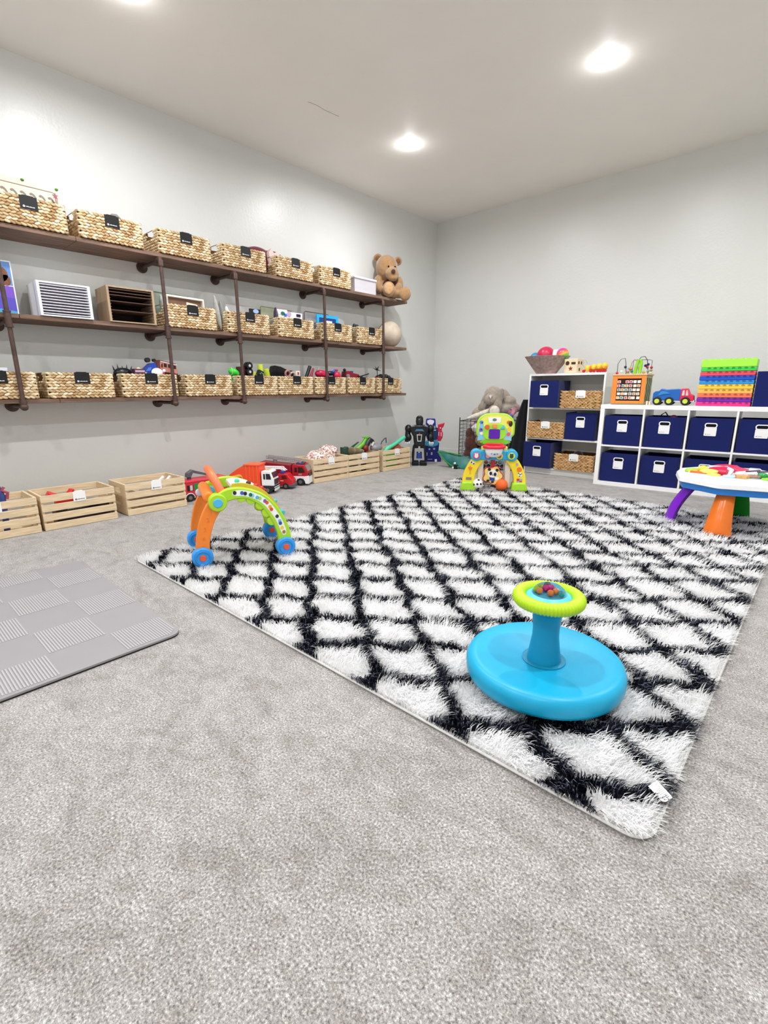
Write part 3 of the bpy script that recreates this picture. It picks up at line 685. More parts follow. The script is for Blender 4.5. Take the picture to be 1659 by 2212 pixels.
# ------------------------------------------------------------------ things on the wall shelf
def wt(name, lab, cat, y, z, x=.2, rz=0, group=None): return thing(name, lab, cat, (x, y, z), RZ+rz, group)
bw = mat('pale_board', '#f3e2c3', .5, var=.06, vs=10)
t = wt('puzzle_board', 'cream wooden puzzle board with grey arched slots, standing in the leftmost top basket', 'puzzle', -4.70, SZ[2]+.0155, .17)
MB().prism(rpoly(.38, .30, .03, cz=.152), 0, .01).build('board', bw, t)
g = MB().strip(rpoly(.335, .235, .03, cz=.15), rpoly(.325, .225, .025, cz=.15), -.0015, .001, closed=True)
for k in range(6):
    x = -.13+.052*k; an = np.linspace(R(20), R(160), 10)
    g.strip([(x+.021*math.cos(a)*1.0, .205+.026*math.sin(a)-.01*math.cos(a)) for a in an], [(x+.012*math.cos(a), .202+.014*math.sin(a)-.01*math.cos(a)) for a in an], -.0015, .001)
g.build('slot_pattern', mat('slot_grey', '#8b8178', .7), t)
pp = MB()
for k, c in enumerate(('#f5d6d6', '#f7d9c0', '#f7eeb6', '#e7efc0', '#f3d9b0', '#f3cfc4')):
    MB().bx(-.143+.052*k, -.003, .165, -.117+.052*k, 0, .195).build('pastel_piece', plastic(c), t)
for x, z in ((-.16, .295), (-.02, .298), (.17, .29)): MB().sph((x, 0, z), (.011, .012, .008), 12, 8).build('green_peg', plastic('#5e9a45'), t)
t = wt('star_wand', 'small dusty pink star poking up at the right of the leftmost top basket', 'toy', -4.555, SZ[2]+.0155, .21)
MB().cyl((0, 0, 0), (0, 0, .225), .003, n=8).prism(star(.02, 5, 0, .235), -.003, .003).build('star', plastic('#a65566'), t)
t = wt('fin_toy', 'grey pointed toy peeking over the rim of the second top basket', 'toy', -4.163, SZ[2]+.0155, .15)
MB().prism([(-.07, .0), (-.06, .19), (-.025, .225), (.01, .228), (.05, .195), (.1, .165), (.1, 0)], -.012, .012).build('fin', plastic('#8f8580', .6), t)
cloth = lambda c: fabric(c, .3, .2, .6, 90)
t = wt('folded_cloth', 'burgundy cloth bundle rising behind the fourth and fifth top baskets', 'cloth', -2.86, SZ[2]+.02, .11)
MB().sph((-.06, 0, .17), (.14, .07, .075), 20, 12).sph((.1, 0, .16), (.14, .07, .08), 20, 12).sph((.02, .0, .09), (.2, .08, .09), 20, 12).build('bundle', cloth('#6b1f35'), t, remesh=.012, smooth=3)
t = wt('pink_bag', 'pale pink paper bag folded at the left of the fifth top basket', 'bag', -2.80, SZ[2]+.0155, .19)
MB().prism([(-.05, 0), (-.06, .2), (-.03, .235), (-.005, .2), (.03, .215), (.06, .2), (.05, 0)], -.02, .02).build('bag_body', mat('pink_paper', '#e8cfc8', .7, bump=.4, bs=50), t)
# clear plastic tub
t = wt('plastic_tub', 'clear plastic tub with a lilac white lid between basket and teddy bear', 'storage tub', -1.675, SZ[2]+.001, .19)
clr = mat('clear_plastic', '#f3f0f6', .25, .5, alpha=.45)
MB().panel_hole(-.165, 0, .165, .135, -.001, .06, .001, .0602, -.10, -.095).bx(-.165, .10, 0, .165, .105, .135).bx(-.165, -.095, 0, -.16, .1, .135).bx(.16, -.095, 0, .165, .1, .135).bx(-.165, -.1, 0, .165, .105, .004).build('tub_body', clr, t)
MB().bx(-.175, -.11, .135, .175, .115, .158).build('lid', mat('lilac_white', '#ece6f2', .3), t, bev=.006)
tt_ = MB()
for k in range(14): tt_.sph((-.14+.021*k, -.03+.02*(k % 3), .03+.012*(k % 3)), (.022, .03, .02), 10, 8)
tt_.bx(-.15, -.05, .01, .15, .08, .025).bx(-.15, -.04, .07, .15, .08, .085).build('folded_contents', mat('tub_stuff', '#dccfd8', .8), t)
# picture book
t = wt('picture_book', 'tall picture book with brown and blue cover at the photo edge of the middle shelf', 'book', -5.0, SZ[1]+.001, .17)
MB().bx(-.135, 0, 0, .135, .018, .335).build('cover', mat('book_white', '#f2f2f4', .4), t, bev=.001)
MB().bx(-.128, -.0008, .185, .128, .0, .328).build('cover_sky_panel', stripes('skyp', ['#6f9a46', '#cfc6a8', '#b9cfe6', '#5f8fd0'], .16, (0, 0, .9)), t)
MB().bx(-.128, -.0008, .007, .128, .0, .18).build('cover_sea_panel', stripes('seap', ['#2b6fb4', '#3f93cf', '#4aa6d4', '#5a4fc0', '#7a52c8'], .2, (.1, 0, 1)), t)
MB().prism(circ(.05, 20, .06, .25, 1), -.0016, -.0008).prism(circ(.026, 14, .095, .215, 1.3), -.0016, -.0008).build('brown_shape', mat('cover_brown', '#8a5638', .6, var=.5, vs=40), t)
# letter trays
def organizer(lab, y, W, H, mside, mshelf, n, rz, x=.205, gaps=None):
    t = wt('paper_organizer', lab, 'paper organizer', y, SZ[1]+.001, x, rz); D = .25
    for s in (-1, 1): MB().bx(s*W/2-.008-(.008 if s > 0 else -.008)+.0, -D/2, 0, s*W/2+.008-(.008 if s > 0 else -.008), D/2, H).build('side_panel', mside, t, bev=.001)
    MB().bx(-W/2+.016, -D/2, H-.01, W/2-.016, D/2, H).build('top_panel', mside, t); MB().bx(-W/2+.016, -D/2, 0, W/2-.016, D/2, .008).build('bottom_panel', mside, t)
    MB().bx(-W/2+.016, D/2-.004, .01, W/2-.016, D/2, H-.01).build('back_panel', mat('organizer_back', '#2c2220', .8), t)
    for k in (gaps or range(1, n)): z = H*k/n; MB().bx(-W/2+.016, -D/2+.004, z-.0022, W/2-.016, D/2-.004, z+.0022).build('tray', mshelf, t)
    return t
organizer('white paper organizer with eleven thin trays on the middle shelf', -4.62, .315, .215, mat('organizer_white', '#f0f3f8', .4), mat('tray_white', '#e9e6ee', .4), 12, -.02)
t = organizer('brown wooden paper organizer with a few dark trays on the middle shelf', -4.185, .33, .245, mat('organizer_wood', '#b39a7c', .6, var=.2, vs=9, stretch=(4, 4, .6)), mat('tray_brown', '#5b4238', .55), 12, -.04, gaps=[4, 7, 9, 10, 11])
st = MB()
for k in range(1, 12):
    for s in (-1, 1): st.bx(s*.149-.008, -.12, .0204*k-.001, s*.149+.008, .1, .0204*k+.001)
st.build('tray_runners', mat('runner', '#8d7560', .6), t)
# contents of the middle baskets
def pouch(lab, y, z1, w_, col, alpha, rim, tilt=0, x=.2, name='zip_pouch'):
    t = wt(name, lab, 'zip pouch', y, SZ[1]+.0135, x, tilt); h = z1-SZ[1]-.0135
    MB().box((0, 0, h/2), (w_, .010, h-.006)).build('film', mat('film_'+col[1:]+str(alpha), col, .2, .6, alpha=alpha, var=.1, vs=15), t, bev=.002)
    MB().tube([(-w_/2, 0, .03), (-w_/2, 0, h-.01), (-w_/2+.01, 0, h), (w_/2-.01, 0, h-.004), (w_/2, 0, h-.014), (w_/2, 0, .03)], .004, 6).build('zip_edge', mat('zip_'+rim[1:], rim, .6), t); return t
pouch('clear pouch with green zip edge in the first middle basket', -3.79, 1.69, .34, '#b9d0bd', .35, '#5d8a60', .05, .11)
t = wt('photo_frame', 'cream and white box frame leaning in the first middle basket', 'frame', -3.70, SZ[1]+.0135, .19)
MB().strip([(-.17, .0), (-.16, .25), (.16, .245), (.175, .0)], [(-.15, 0), (-.148, .235), (.148, .23), (.16, 0)], 0, .05).build('frame_rim', mat('cream_rim', '#f6f2e6', .5), t, bev=.001)
MB().bx(-.15, .04, .0, .15, .044, .236).build('frame_back', mat('kraft', '#b58e74', .7, var=.1, vs=8), t)
t = wt('folded_paper', 'white and tan folded paper sticking up behind the first middle label', 'paper', -3.70, SZ[1]+.0135, .285)
MB().prism([(-.05, 0), (-.045, .19), (-.02, .187), (.04, .18), (.055, .165), (.05, 0)], -.002, .002).build('sheet', mat('paper_w', '#f4e6cf', .7), t)
for k, (y, hgt, c, lab) in enumerate(((-3.44, .285, '#b9b9b4', 'silver grey rolled bag leaning left in the second middle basket'), (-3.385, .25, '#8f918c', 'darker silver bag beside the rolled one in the second middle basket'), (-3.345, .21, '#e9e9ec', 'white folded bag at the left of the second middle basket'), (-3.875, .25, '#dfe2e2', 'white tube leaning left in the first middle basket'), (-3.91, .235, '#a7ada8', 'grey tube at the left end of the first middle basket'))):
    t = wt('rolled_bag', lab, 'bag', y, SZ[1]+.0135, .24-.02*(k % 2)); m = MB(); m.M = Euler((0, R(-8), 0)).to_matrix().to_4x4()
    m.sph((.01, 0, hgt*.5), (.02, .03, hgt*.5), 14, 12).build('roll', mat('foil_'+c[1:], c, .35, .6, var=.25, vs=40), t)
pouch('clear pouch with pale edge at the back of the second middle basket', -3.16, 1.672, .30, '#e4e2e2', .35, '#b8b2b0', 0, .14)
t = wt('small_book', 'black book with a white and blue cover in the second middle basket', 'book', -3.075, SZ[1]+.0135, .24); MB().bx(-.05, 0, 0, .06, .02, .215).build('cover', plastic('#16181e'), t, bev=.002); MB().prism(circ(.03, 18, .012, .195, .6), -.001, .001).build('cover_picture', plastic('#a9c4f2'), t)
pouch('olive green edged pouch at the back of the third middle basket', -2.75, 1.69, .36, '#c9cfae', .5, '#8f9660', .0, .12)
t = wt('puzzle_bag', 'white puzzle bag with green and lilac picture in the third middle basket', 'puzzle bag', -2.66, SZ[1]+.0135, .2)
MB().bx(-.165, 0, 0, .165, .012, .236).bx(-.165, -.002, .2, -.02, .01, .25).build('card', mat('pz_white', '#f4f4f0', .5), t, bev=.003)
MB().prism(circ(.024, 16, -.075, .215, .7), -.004, 0).build('green_picture', plastic('#1d7a6a'), t); MB().prism(circ(.026, 16, .0, .215, .9), -.004, 0).build('lilac_picture', plastic('#cbb0dd'), t); MB().bx(.09, -.004, .2, .14, 0, .225).build('dark_picture', plastic('#2e1540'), t); MB().bx(-.06, -.004, .19, -.03, 0, .215).build('blue_picture', plastic('#3d72d4'), t)
t = wt('purple_case', 'slim dark purple case at the left of the third middle basket', 'case', -2.845, SZ[1]+.0135, .24); MB().sph((0, 0, .13), (.018, .035, .125), 14, 12).build('case_body', plastic('#4b3f58'), t)
pouch('clear pouch with dark red edge in the fourth middle basket', -2.24, 1.70, .33, '#d8d4da', .4, '#5e2036', 0, .12)
t = wt('framed_puzzle', 'bright blue framed puzzle board in the fourth middle basket', 'puzzle', -2.15, SZ[1]+.0135, .19)
MB().strip(rpoly(.30, .255, .01, cz=.128), rpoly(.235, .20, .01, cz=.125), 0, .014, closed=True).build('blue_frame', plastic('#2bb2ee'), t); MB().bx(-.12, .004, .02, .12, .01, .23).build('picture', plastic('#1c3f8c'), t); MB().bx(-.05, -.001, .15, .06, .004, .20).build('white_piece', plastic('#eeeeee'), t)
pouch('grey white crinkled pouch at the right of the fourth middle basket', -1.95, 1.665, .17, '#c9c9cc', .7, '#b5b5b8', .2, .15)
t = wt('toy_pair', 'small black and white toy in the fifth middle basket, left', 'toy', -1.77, SZ[1]+.0135, .2); MB().sph((0, 0, .18), (.02, .02, .025), 12, 8).sph((.04, 0, .175), (.025, .02, .025), 12, 8).cyl((.02, 0, 0), (.02, 0, .17), .02, n=12).build('toy_body', plastic('#2b2a2e'), t)
t = ball('papier_ball', 'big beige papier mache ball on the right end of the middle shelf', (.165, -1.145, SZ[1]+.151), .15, '', m=mat('papier', '#cfc0ac', .85, var=.2, vs=9, bump=.6, bs=30))

# contents of the bottom baskets
def toy(lab, y, z, x=.2, rz=0, name='toy', cat='toy'): return wt(name, lab, cat, y, z, x, rz)
Z0 = SZ[0]+.0135
def heap(lab, y, top, parts, x=.2, rz=0, name='toy', cat='toy', group=None):
    """parts: (part name, colour, kind, args...) drawn around z=0 at the rim; a filler block below rests on the basket floor"""
    t = wt(name, lab, cat, y, Z0, x, rz, group)
    for pn, col, fn in parts:
        m = MB(); m.M = Matrix.Translation((0, 0, top-Z0)); fn(m); m.build(pn, plastic(col) if isinstance(col, str) else col, t)
    return t
RIM = 1.055
heap('black jointed toy with spikes in the third bottom basket, left', -4.27, RIM, [('body', '#17181c', lambda m: m.sph((0, 0, .0), (.07, .05, .04), 14, 10).bx(-.05, -.03, -.17, .05, .03, 0)), ('spikes', '#24262c', lambda m: [m.cyl((-.06+.03*k, 0, .02), (-.07+.035*k, 0, .055+.01*(k % 2)), .008, .001, n=8) for k in range(5)])])
heap('dark purple toy in the third bottom basket', -4.20, RIM, [('body', '#54304e', lambda m: m.bx(-.03, -.12, -.17, .05, -.06, .03)), ('stripe', '#b9a0b0', lambda m: m.bx(-.025, -.123, .005, .045, -.12, .02))])
heap('pale yellow flat block on the third bottom basket', -4.165, RIM, [('block', '#f0dc9a', lambda m: m.box((0, -.1, .01), (.022, .02, .085), rot=(0, R(-55), 0)).bx(.0, -.11, -.17, .01, -.09, .0))])
t = heap('blue toy car upside down with a black wheel on the third bottom basket', -4.09, RIM, [('body', '#1e3fa8', lambda m: m.prism([(-.075, -.01), (-.04, .04), (.0, .075), (.03, .08), (.055, .02), (.05, -.17), (-.03, -.17)], -.1, -.03)), ('window', '#4a78b8', lambda m: m.prism([(-.05, .012), (-.025, .04), (0, .045), (-.01, .02)], -.103, -.1))], name='toy_car', cat='toy car')
MB().cyl((-.02, -.1, .21+.055), (-.02, -.07, .21+.055), .018, n=18).cyl((.03, -.1, .21+.055), (.03, -.07, .21+.055), .012, n=14).build('wheel', mat('rubber_1c1c1e', '#1c1c1e', .7), t)
heap('white rounded toy piece on the third bottom basket', -4.055, RIM, [('piece', '#f2f2f2', lambda m: m.sph((0, -.11, .005), (.045, .02, .035), 16, 10).bx(-.01, -.12, -.17, .01, -.1, 0))])
heap('hot pink toy with a white knob on the third bottom basket', -4.005, RIM, [('body', '#e03a86', lambda m: m.box((0, -.1, .0), (.02, .02, .05)).bx(-.004, -.11, -.17, .004, -.09, 0)), ('knob', '#f5f5f5', lambda m: m.sph((.006, -.11, .02), .013, 12, 8))])
t = heap('dark brown and salmon toy van on the third bottom basket', -3.955, RIM+.012, [('van_body', '#6e3a32', lambda m: m.prism([(-.085, .0), (-.08, .055), (-.062, .092), (.075, .068), (.085, -.02)], -.07, .0).bx(-.02, -.05, -.18, .02, -.01, 0)), ('side_panel', '#c98473', lambda m: m.prism([(-.06, .005), (-.058, .075), (.076, .053), (.08, -.012)], -.073, -.07)), ('window', '#35181a', lambda m: m.prism([(-.03, .04), (-.028, .066), (-.005, .062), (-.006, .036)], -.075, -.073).prism([(.005, .035), (.006, .06), (.07, .05), (.07, .024)], -.075, -.073).prism([(-.052, .035), (-.05, .06), (-.038, .066), (-.04, .036)], -.075, -.073)), ('roof_stripe', '#f3eeee', lambda m: m.prism([(-.055, .078), (-.055, .084), (.078, .06), (.078, .054)], -.075, -.073))], rz=.05, name='toy_van', cat='toy van')
heap('black off road toy front beside the toy van', -4.03, RIM, [('body', '#1d1416', lambda m: m.box((.01, .02, .03), (.05, .05, .06)).bx(-.01, 0, -.17, .03, .04, 0))])
heap('neon green ribbed toy on the fifth bottom basket', -3.325, RIM-.003, [('body', '#3fd43a', lambda m: m.sph((0, -.02, .025), (.055, .035, .034), 16, 12, rot=(0, R(22), 0)).bx(-.02, -.03, -.17, .02, 0, 0)), ('ribs', '#b8f7a0', lambda m: [m.tor((.0-.03+.018*k, -.02, .034-.007*k), .031-.001*k, .003, 16, 6, 'X') for k in range(4)])])
heap('dark red toy block behind the third iron pipe on the bottom shelf', -3.225, RIM, [('body', '#4a1a1e', lambda m: m.bx(-.04, -.02, -.17, .02, .04, .075))])
for k, (zz, lab) in enumerate(((.085, 'upper'), (.03, 'lower'))):
    heap(lab+' black toy wheel sticking out of the fifth bottom basket', -3.175, RIM, [('tyre', '#141416', lambda m: m.cyl((0, -.05, zz), (0, .0, zz), .033, n=24).bx(-.006, -.04, -.17, .006, -.01, zz)), ('hub', '#d8d8dc', lambda m: m.cyl((0, -.053, zz), (0, -.05, zz), .012, n=16))])
for k, (dy, rz_, h, c, lab) in enumerate(((-3.028, -18, .1, '#d9ea45', 'taller yellow tube leaning in the fifth bottom basket'), (-2.955, -35, .06, '#cfdc3e', 'shorter yellow tube leaning right in the fifth bottom basket'), (-3.115, 25, .035, '#dfe26a', 'pale yellow tube low in the fifth bottom basket'))):
    heap(lab, dy, RIM, [('tube', c, lambda m: m.cyl((.06*math.sin(R(rz_))*-1, 0, -.17), (math.sin(R(rz_))*.02-.01, -.02, h), .024, n=18))])
heap('black and green dotted cube in the fifth bottom basket', -3.075, RIM, [('cube', '#15251c', lambda m: m.box((0, -.06, .02), (.05, .04, .045), rot=(0, .4, 0)).bx(-.01, -.07, -.17, .01, -.05, 0)), ('dots', '#8fd6b0', lambda m: [m.box((-.01+.012*k, -.081, .015+.01*(k % 2)), (.007, .002, .007)) for k in range(3)])])
heap('long black ramp shaped toy on the sixth bottom basket', -2.735, RIM, [('ramp', '#101014', lambda m: m.prism([(-.14, -.17), (-.14, 0), (-.115, .09), (-.09, .1), (-.02, .09), (.06, .06), (.12, .055), (.14, .03), (.13, .0), (.1, -.01), (.1, -.17)], .0, .05)), ], x=.15)
heap('pinkish brown curled toy in the sixth bottom basket', -2.75, RIM, [('body', '#a8706c', lambda m: m.tor((0, -.05, .02), .028, .011, 20, 8, 'Y').bx(-.008, -.06, -.17, .008, -.04, 0))])
heap('white and red block in the sixth bottom basket', -2.64, RIM, [('block', '#efe6e2', lambda m: m.box((0, -.06, .02), (.045, .03, .06)).bx(-.01, -.07, -.17, .01, -.05, 0)), ('red_patch', '#cf3030', lambda m: m.box((.0, -.077, .025), (.018, .003, .025)))])
heap('beige ring toy in the sixth bottom basket', -2.69, RIM, [('ring', '#cdb9a0', lambda m: m.tor((0, -.05, .0), .034, .009, 20, 8, 'Y').bx(-.006, -.055, -.17, .006, -.045, -.03))])
heap('black and crimson toy leaning between the sixth and seventh bottom baskets', -2.45, RIM, [('handle', '#141416', lambda m: m.cyl((-.05, -.02, -.02), (.01, -.02, .1), .018, n=14).bx(-.04, -.03, -.17, -.02, -.01, -.0)), ('side', '#a3203e', lambda m: m.cyl((-.0, -.03, -.02), (.045, -.03, .08), .017, .01, n=14))])
heap('glossy crimson rounded toy on the seventh bottom basket, left', -2.29, RIM, [('body', '#c81a4a', lambda m: m.sph((0, -.03, .02), (.09, .05, .045), 20, 12, rot=(0, R(8), 0)).bx(-.02, -.04, -.17, .02, -.02, 0)), ('grey_knob', '#9a9296', lambda m: m.cyl((-.03, 0, .05), (-.02, 0, .09), .02, .012, n=12))])
heap('blue and red toy arm behind the fourth pipe', -2.145, RIM, [('body', '#1c2438', lambda m: m.sph((-.02, -.02, .035), (.06, .035, .025), 14, 10).bx(-.02, -.03, -.17, 0, -.01, 0)), ('blue_arm', '#2447c0', lambda m: m.cyl((0, -.03, .045), (.045, -.03, .07), .012, n=10)), ('red_tip', '#cf2436', lambda m: m.sph((.06, -.03, .07), (.02, .02, .014), 12, 8))])
heap('crimson toy low in the seventh bottom basket, right', -2.08, RIM, [('body', '#cf2048', lambda m: m.sph((0, -.03, .01), (.05, .04, .045), 16, 10).bx(-.02, -.04, -.17, .02, -.02, 0))])
heap('black toy blaster pointing right on the eighth bottom basket', -1.70, RIM, [('barrel', '#15161a', lambda m: m.cyl((-.03, -.05, .01), (.1, -.05, .04), .006, n=10)), ('grip', '#1d1e22', lambda m: m.box((-.04, -.05, .0), (.06, .02, .03)).bx(-.05, -.06, -.17, -.03, -.04, 0))])
heap('dark red toy vehicle with grey wheels on the eighth bottom basket', -1.85, RIM, [('body', '#8c1626', lambda m: m.prism([(-.1, 0), (-.09, .06), (-.05, .065), (.0, .045), (.1, .03), (.11, 0), (.05, -.17), (-.05, -.17)], -.04, .04)), ('wheel', '#8f8a90', lambda m: m.cyl((-.08, -.06, .01), (-.08, -.04, .01), .02, n=16)), ('blue_bit', '#35407c', lambda m: m.box((.0, -.02, .055), (.03, .03, .02)))])
heap('small black toy figure head on the eighth bottom basket', -1.925, RIM, [('figure', '#1a1a1e', lambda m: m.cyl((-.01, 0, -.17), (-.01, 0, .06), .015, n=10).sph((-.01, 0, .075), .018, 12, 8))])
heap('black spiky palm shaped toy in the last bottom basket', -1.40, RIM, [('stem', '#151515', lambda m: m.tube([(.01, 0, -.17), (0, 0, 0), (-.005, 0, .09)], .005, 6)), ('fronds', '#17181a', lambda m: [m.cyl((-.005, 0, .09), (-.005+.05*math.cos(a), .03*math.sin(3*a), .09+.045*math.sin(a)), .008, .001, n=6) for a in np.linspace(-.3, 3.4, 7)])])
heap('black lumpy toy filling the last bottom basket', -1.30, RIM, [('lump', '#1b1b1f', lambda m: [m.sph((-.09+.045*k, 0, .0+.012*(k % 2)), (.032, .04, .03), 12, 8) for k in range(5)]+[m.bx(-.05, -.02, -.17, .05, .02, 0)]), ('red_strip', '#c02838', lambda m: m.box((-.14, -.03, .0), (.05, .02, .012)))])
heap('small white scrap over the leftmost bottom basket', -5.04, RIM, [('scrap', '#d8dce2', lambda m: m.box((0, -.1, .008), (.05, .02, .02)).bx(-.01, -.105, -.17, .01, -.095, 0))])

# ------------------------------------------------------------------ teddy bear on the top shelf
def plushie(name, lab, loc, rz, col, blobs, res=.009, cat='plush toy', sm=4, group=None):
    t = thing(name, lab, cat, loc, rz, group); m = MB()
    for b in blobs: m.sph(b[0], b[1], 20, 14, b[2] if len(b) > 2 else None)
    m.build('plush_body', plush(col), t, remesh=res, smooth=sm); return t
bear = plushie('teddy_bear', 'large light brown teddy bear sitting at the right end of the top shelf', (.22, -1.2, SZ[2]+.002), R(41.7), '#a8835a', [
    ((.0, .05, .13), (.115, .10, .14)), ((-.035, .02, .345), (.128, .125, .138)), ((.03, -.085, .262), (.078, .085, .070)), ((.035, -.11, .225), (.06, .05, .05)),
    ((-.135, .05, .455), (.055, .03, .052)), ((.098, .05, .425), (.048, .03, .05)),
    ((-.135, .0, .19), (.05, .06, .07)), ((-.125, -.05, .12), (.045, .05, .07)), ((-.09, -.09, .09), (.042, .045, .045)), ((.115, -.0, .17), (.045, .05, .08)), ((.10, -.05, .12), (.04, .05, .05)),
    ((.02, -.06, .065), (.075, .08, .065)), ((-.01, -.155, .085), (.072, .045, .085)), ((.10, -.04, .055), (.09, .07, .05), (0, 0, .3)), ((.18, -.10, .045), (.07, .045, .08), (0, R(12), R(20)))])
MB().sph((-.012, -.108, .335), .010, 12, 8).sph((.062, -.102, .330), .010, 12, 8).build('eyes', plastic('#1c120e', .15), bear)
MB().sph((.042, -.172, .268), (.026, .016, .024), 16, 10).build('nose', plush('#4b2c26'), bear)
MB().sph((-.135, .022, .452), (.032, .012, .030), 14, 8).sph((.1, .022, .422), (.027, .012, .028), 14, 8).build('inner_ears', plush('#7f5836'), bear)
MB().sph((-.012, -.188, .088), (.052, .014, .062), 18, 10).build('foot_pad', plush('#c79e72'), bear)
MB().sph((.0, -.045, .175), (.075, .025, .04), 16, 10).build('neck_ribbon', fabric('#5a2417', .2), bear)
q = plushie('plush_tail', 'small grey brown plush lump behind the teddy bear', (.10, -1.455, SZ[2]+.002), 0, '#94857a', [((0, 0, .1), (.04, .04, .1)), ((.0, .03, .18), (.035, .05, .035))])

# ------------------------------------------------------------------ crate contents
t = plushie('patterned_bag', 'pinkish brown patterned bag stuffed in the crate beside the fire truck', (.39, -2.47, .018), RZ-.045, '#b08c8c', [((-.08, 0, .17), (.14, .10, .13)), ((.08, .02, .20), (.12, .10, .14)), ((-.16, -.02, .22), (.05, .05, .045)), ((.13, 0, .27), (.06, .08, .06))], .012, 'bag', 2)
t.children[0].data.materials.clear(); t.children[0].data.materials.append(stripes('bagp', ['#8c2f49', '#e7d6c8', '#b48f7d', '#f0ece6', '#9c6a74', '#caa7a0', '#e6dcd2', '#7f3b4c'], .02, (.8, .3, 1)))
bagm = t.children[0].data.materials[0].node_tree
nz = bagm.nodes.new('ShaderNodeTexVoronoi'); nz.inputs['Scale'].default_value = 26; rp = [n for n in bagm.nodes if n.type == 'VALTORGB'][0]; bagm.links.new(nz.outputs['Color'], rp.inputs[0])
t = thing('toy_dinosaur', 'bright green long necked toy dinosaur on the dark toy crate', 'toy dinosaur', (.43, -1.93, .018), RZ)
MB().tube([(-.16, .03, .0), (-.15, .03, .2), (-.10, .02, .245), (-.04, .0, .265), (.03, 0, .30), (.08, 0, .355), (.12, 0, .37), (.02, 0, .385)], [.014, .016, .022, .028, .026, .02, .017, .004], 12).build('body', plastic('#5fae2e'), t)
MB().prism([(-.2, .24), (-.13, .29), (-.02, .335), (.0, .33), (-.08, .285), (-.12, .25)], .02, .026).build('wing', plastic('#23553a'), t, bev=.002)
t = thing('toy_dinosaur', 'dark green spiky toy head at the left of the dark toy crate', 'toy dinosaur', (.42, -2.16, .018), RZ)
MB().prism([(-.05, .2), (-.05, .30), (-.03, .285), (.02, .30), (.05, .24), (.04, .2)], -.03, .03).bx(-.03, -.02, 0, .02, .02, .21).build('head', plastic('#2f4a3a'), t, bev=.006)
t = plushie('toy_beast', 'olive brown stubby toy animal lying on the dark toy crate', (.45, -2.06, .018), RZ, '#6f5f40', [((-.04, 0, .25), (.045, .05, .045)), ((.04, 0, .24), (.06, .05, .04)), ((.10, 0, .23), (.05, .045, .03)), ((0, 0, .1), (.05, .05, .12))], .008, 'toy animal')
t = thing('toy_claw', 'black and red curved toy claw at the right of the dark toy crate', 'toy', (.44, -1.85, .018), RZ)
MB().tube([(-.05, 0, 0), (-.05, 0, .24), (.0, 0, .30), (.06, 0, .35), (.1, 0, .33), (.12, 0, .27)], [.03, .035, .04, .03, .022, .01], 10).build('claw', plastic('#1f2023'), t)
MB().sph((-.04, -.03, .26), (.04, .03, .04), 14, 8).build('red_part', plastic('#7c1f1c'), t)
MB().box((.075, -.03, .30), (.02, .008, .05), rot=(0, .6, 0)).build('white_stripe', plastic('#e9e9e9'), t)
t = thing('toy_mask', 'grey toy helmet shell between the two right crates', 'toy', (.45, -1.70, .018), RZ)
MB().sph((0, 0, .25), (.09, .06, .05), 20, 12).bx(-.01, -.01, 0, .01, .01, .22).build('shell', plastic('#8c8a90'), t)
MB().tube([(.07, 0, .26), (.1, 0, .31), (.15, 0, .345), (.17, 0, .35), (.175, 0, .29)], .006, 8).build('hoop', plastic('#3a3d52'), t)
t = thing('toy_sword', 'mint green foam toy sword slanting over the rightmost crate', 'toy sword', (.47, -1.49, .018), RZ-.045)
m = MB(); m.tube([(-.16, 0, .01), (-.14, 0, .15), (-.05, -.01, .225), (.06, -.02, .265), (.21, -.03, .335)], [.02, .02, .03, .022, .024], 12).sph((.215, -.03, .337), .025, 14, 10); m.build('blade', plastic('#57c9a0'), t)
t = thing('toy_tunic', 'rust orange cloth lump in the rightmost crate', 'toy', (.45, -1.36, .018), RZ); MB().sph((0, 0, .21), (.08, .06, .06), 16, 10).cyl((0, 0, 0), (0, 0, .2), .05, n=14).build('lump', cloth('#c0563a'), t)
t = thing('toy_box_piece', 'lime green flat piece seen through the slats of the rightmost crate', 'toy', (.555, -1.50, .018), RZ-.045); MB().bx(-.12, 0, 0, .06, .02, .19).build('piece', plastic('#8fd436'), t)
t = thing('toy_tower', 'blue and pink toy figure standing out of the leftmost crate', 'toy figure', (.36, -5.18, .018), RZ)
MB().cyl((-.01, 0, 0), (.0, 0, .25), .018, n=14).cyl((0, 0, .25), (-.02, 0, .335), .014, .012, n=12).sph((-.022, 0, .34), .014, 12, 8).build('figure', plastic('#3a4d8c'), t)
MB().tube([(.02, -.01, .22), (.03, -.01, .26), (.0, -.012, .28), (.015, -.01, .3)], .010, 8).build('pink_wrap', plastic('#a8485e'), t)
t = thing('toy_brick', 'royal blue toy pieces at the left of the leftmost crate', 'toy', (.36, -5.30, .018), RZ); MB().box((.03, 0, .2), (.07, .06, .05), rot=(.3, .4, 0)).box((-.06, 0, .21), (.06, .06, .05), rot=(0, .9, 0)).bx(-.02, -.02, 0, .02, .02, .2).build('pieces', plastic('#22407c'), t, bev=.004)
t = thing('toy_bits', 'bright red toy pieces in the second crate', 'toy', (.33, -4.80, .018), RZ)
MB().box((-.1, 0, .19), (.07, .05, .04), rot=(.3, .5, 0)).box((.02, -.02, .2), (.05, .04, .04), rot=(0, .8, .4)).bx(-.09, -.02, 0, .03, .02, .17).build('pieces', plastic('#cf2d2b'), t, bev=.004)
t = thing('toy_cards', 'mixed white and dark pieces lying in the second crate', 'toy', (.40, -4.75, .018), RZ)
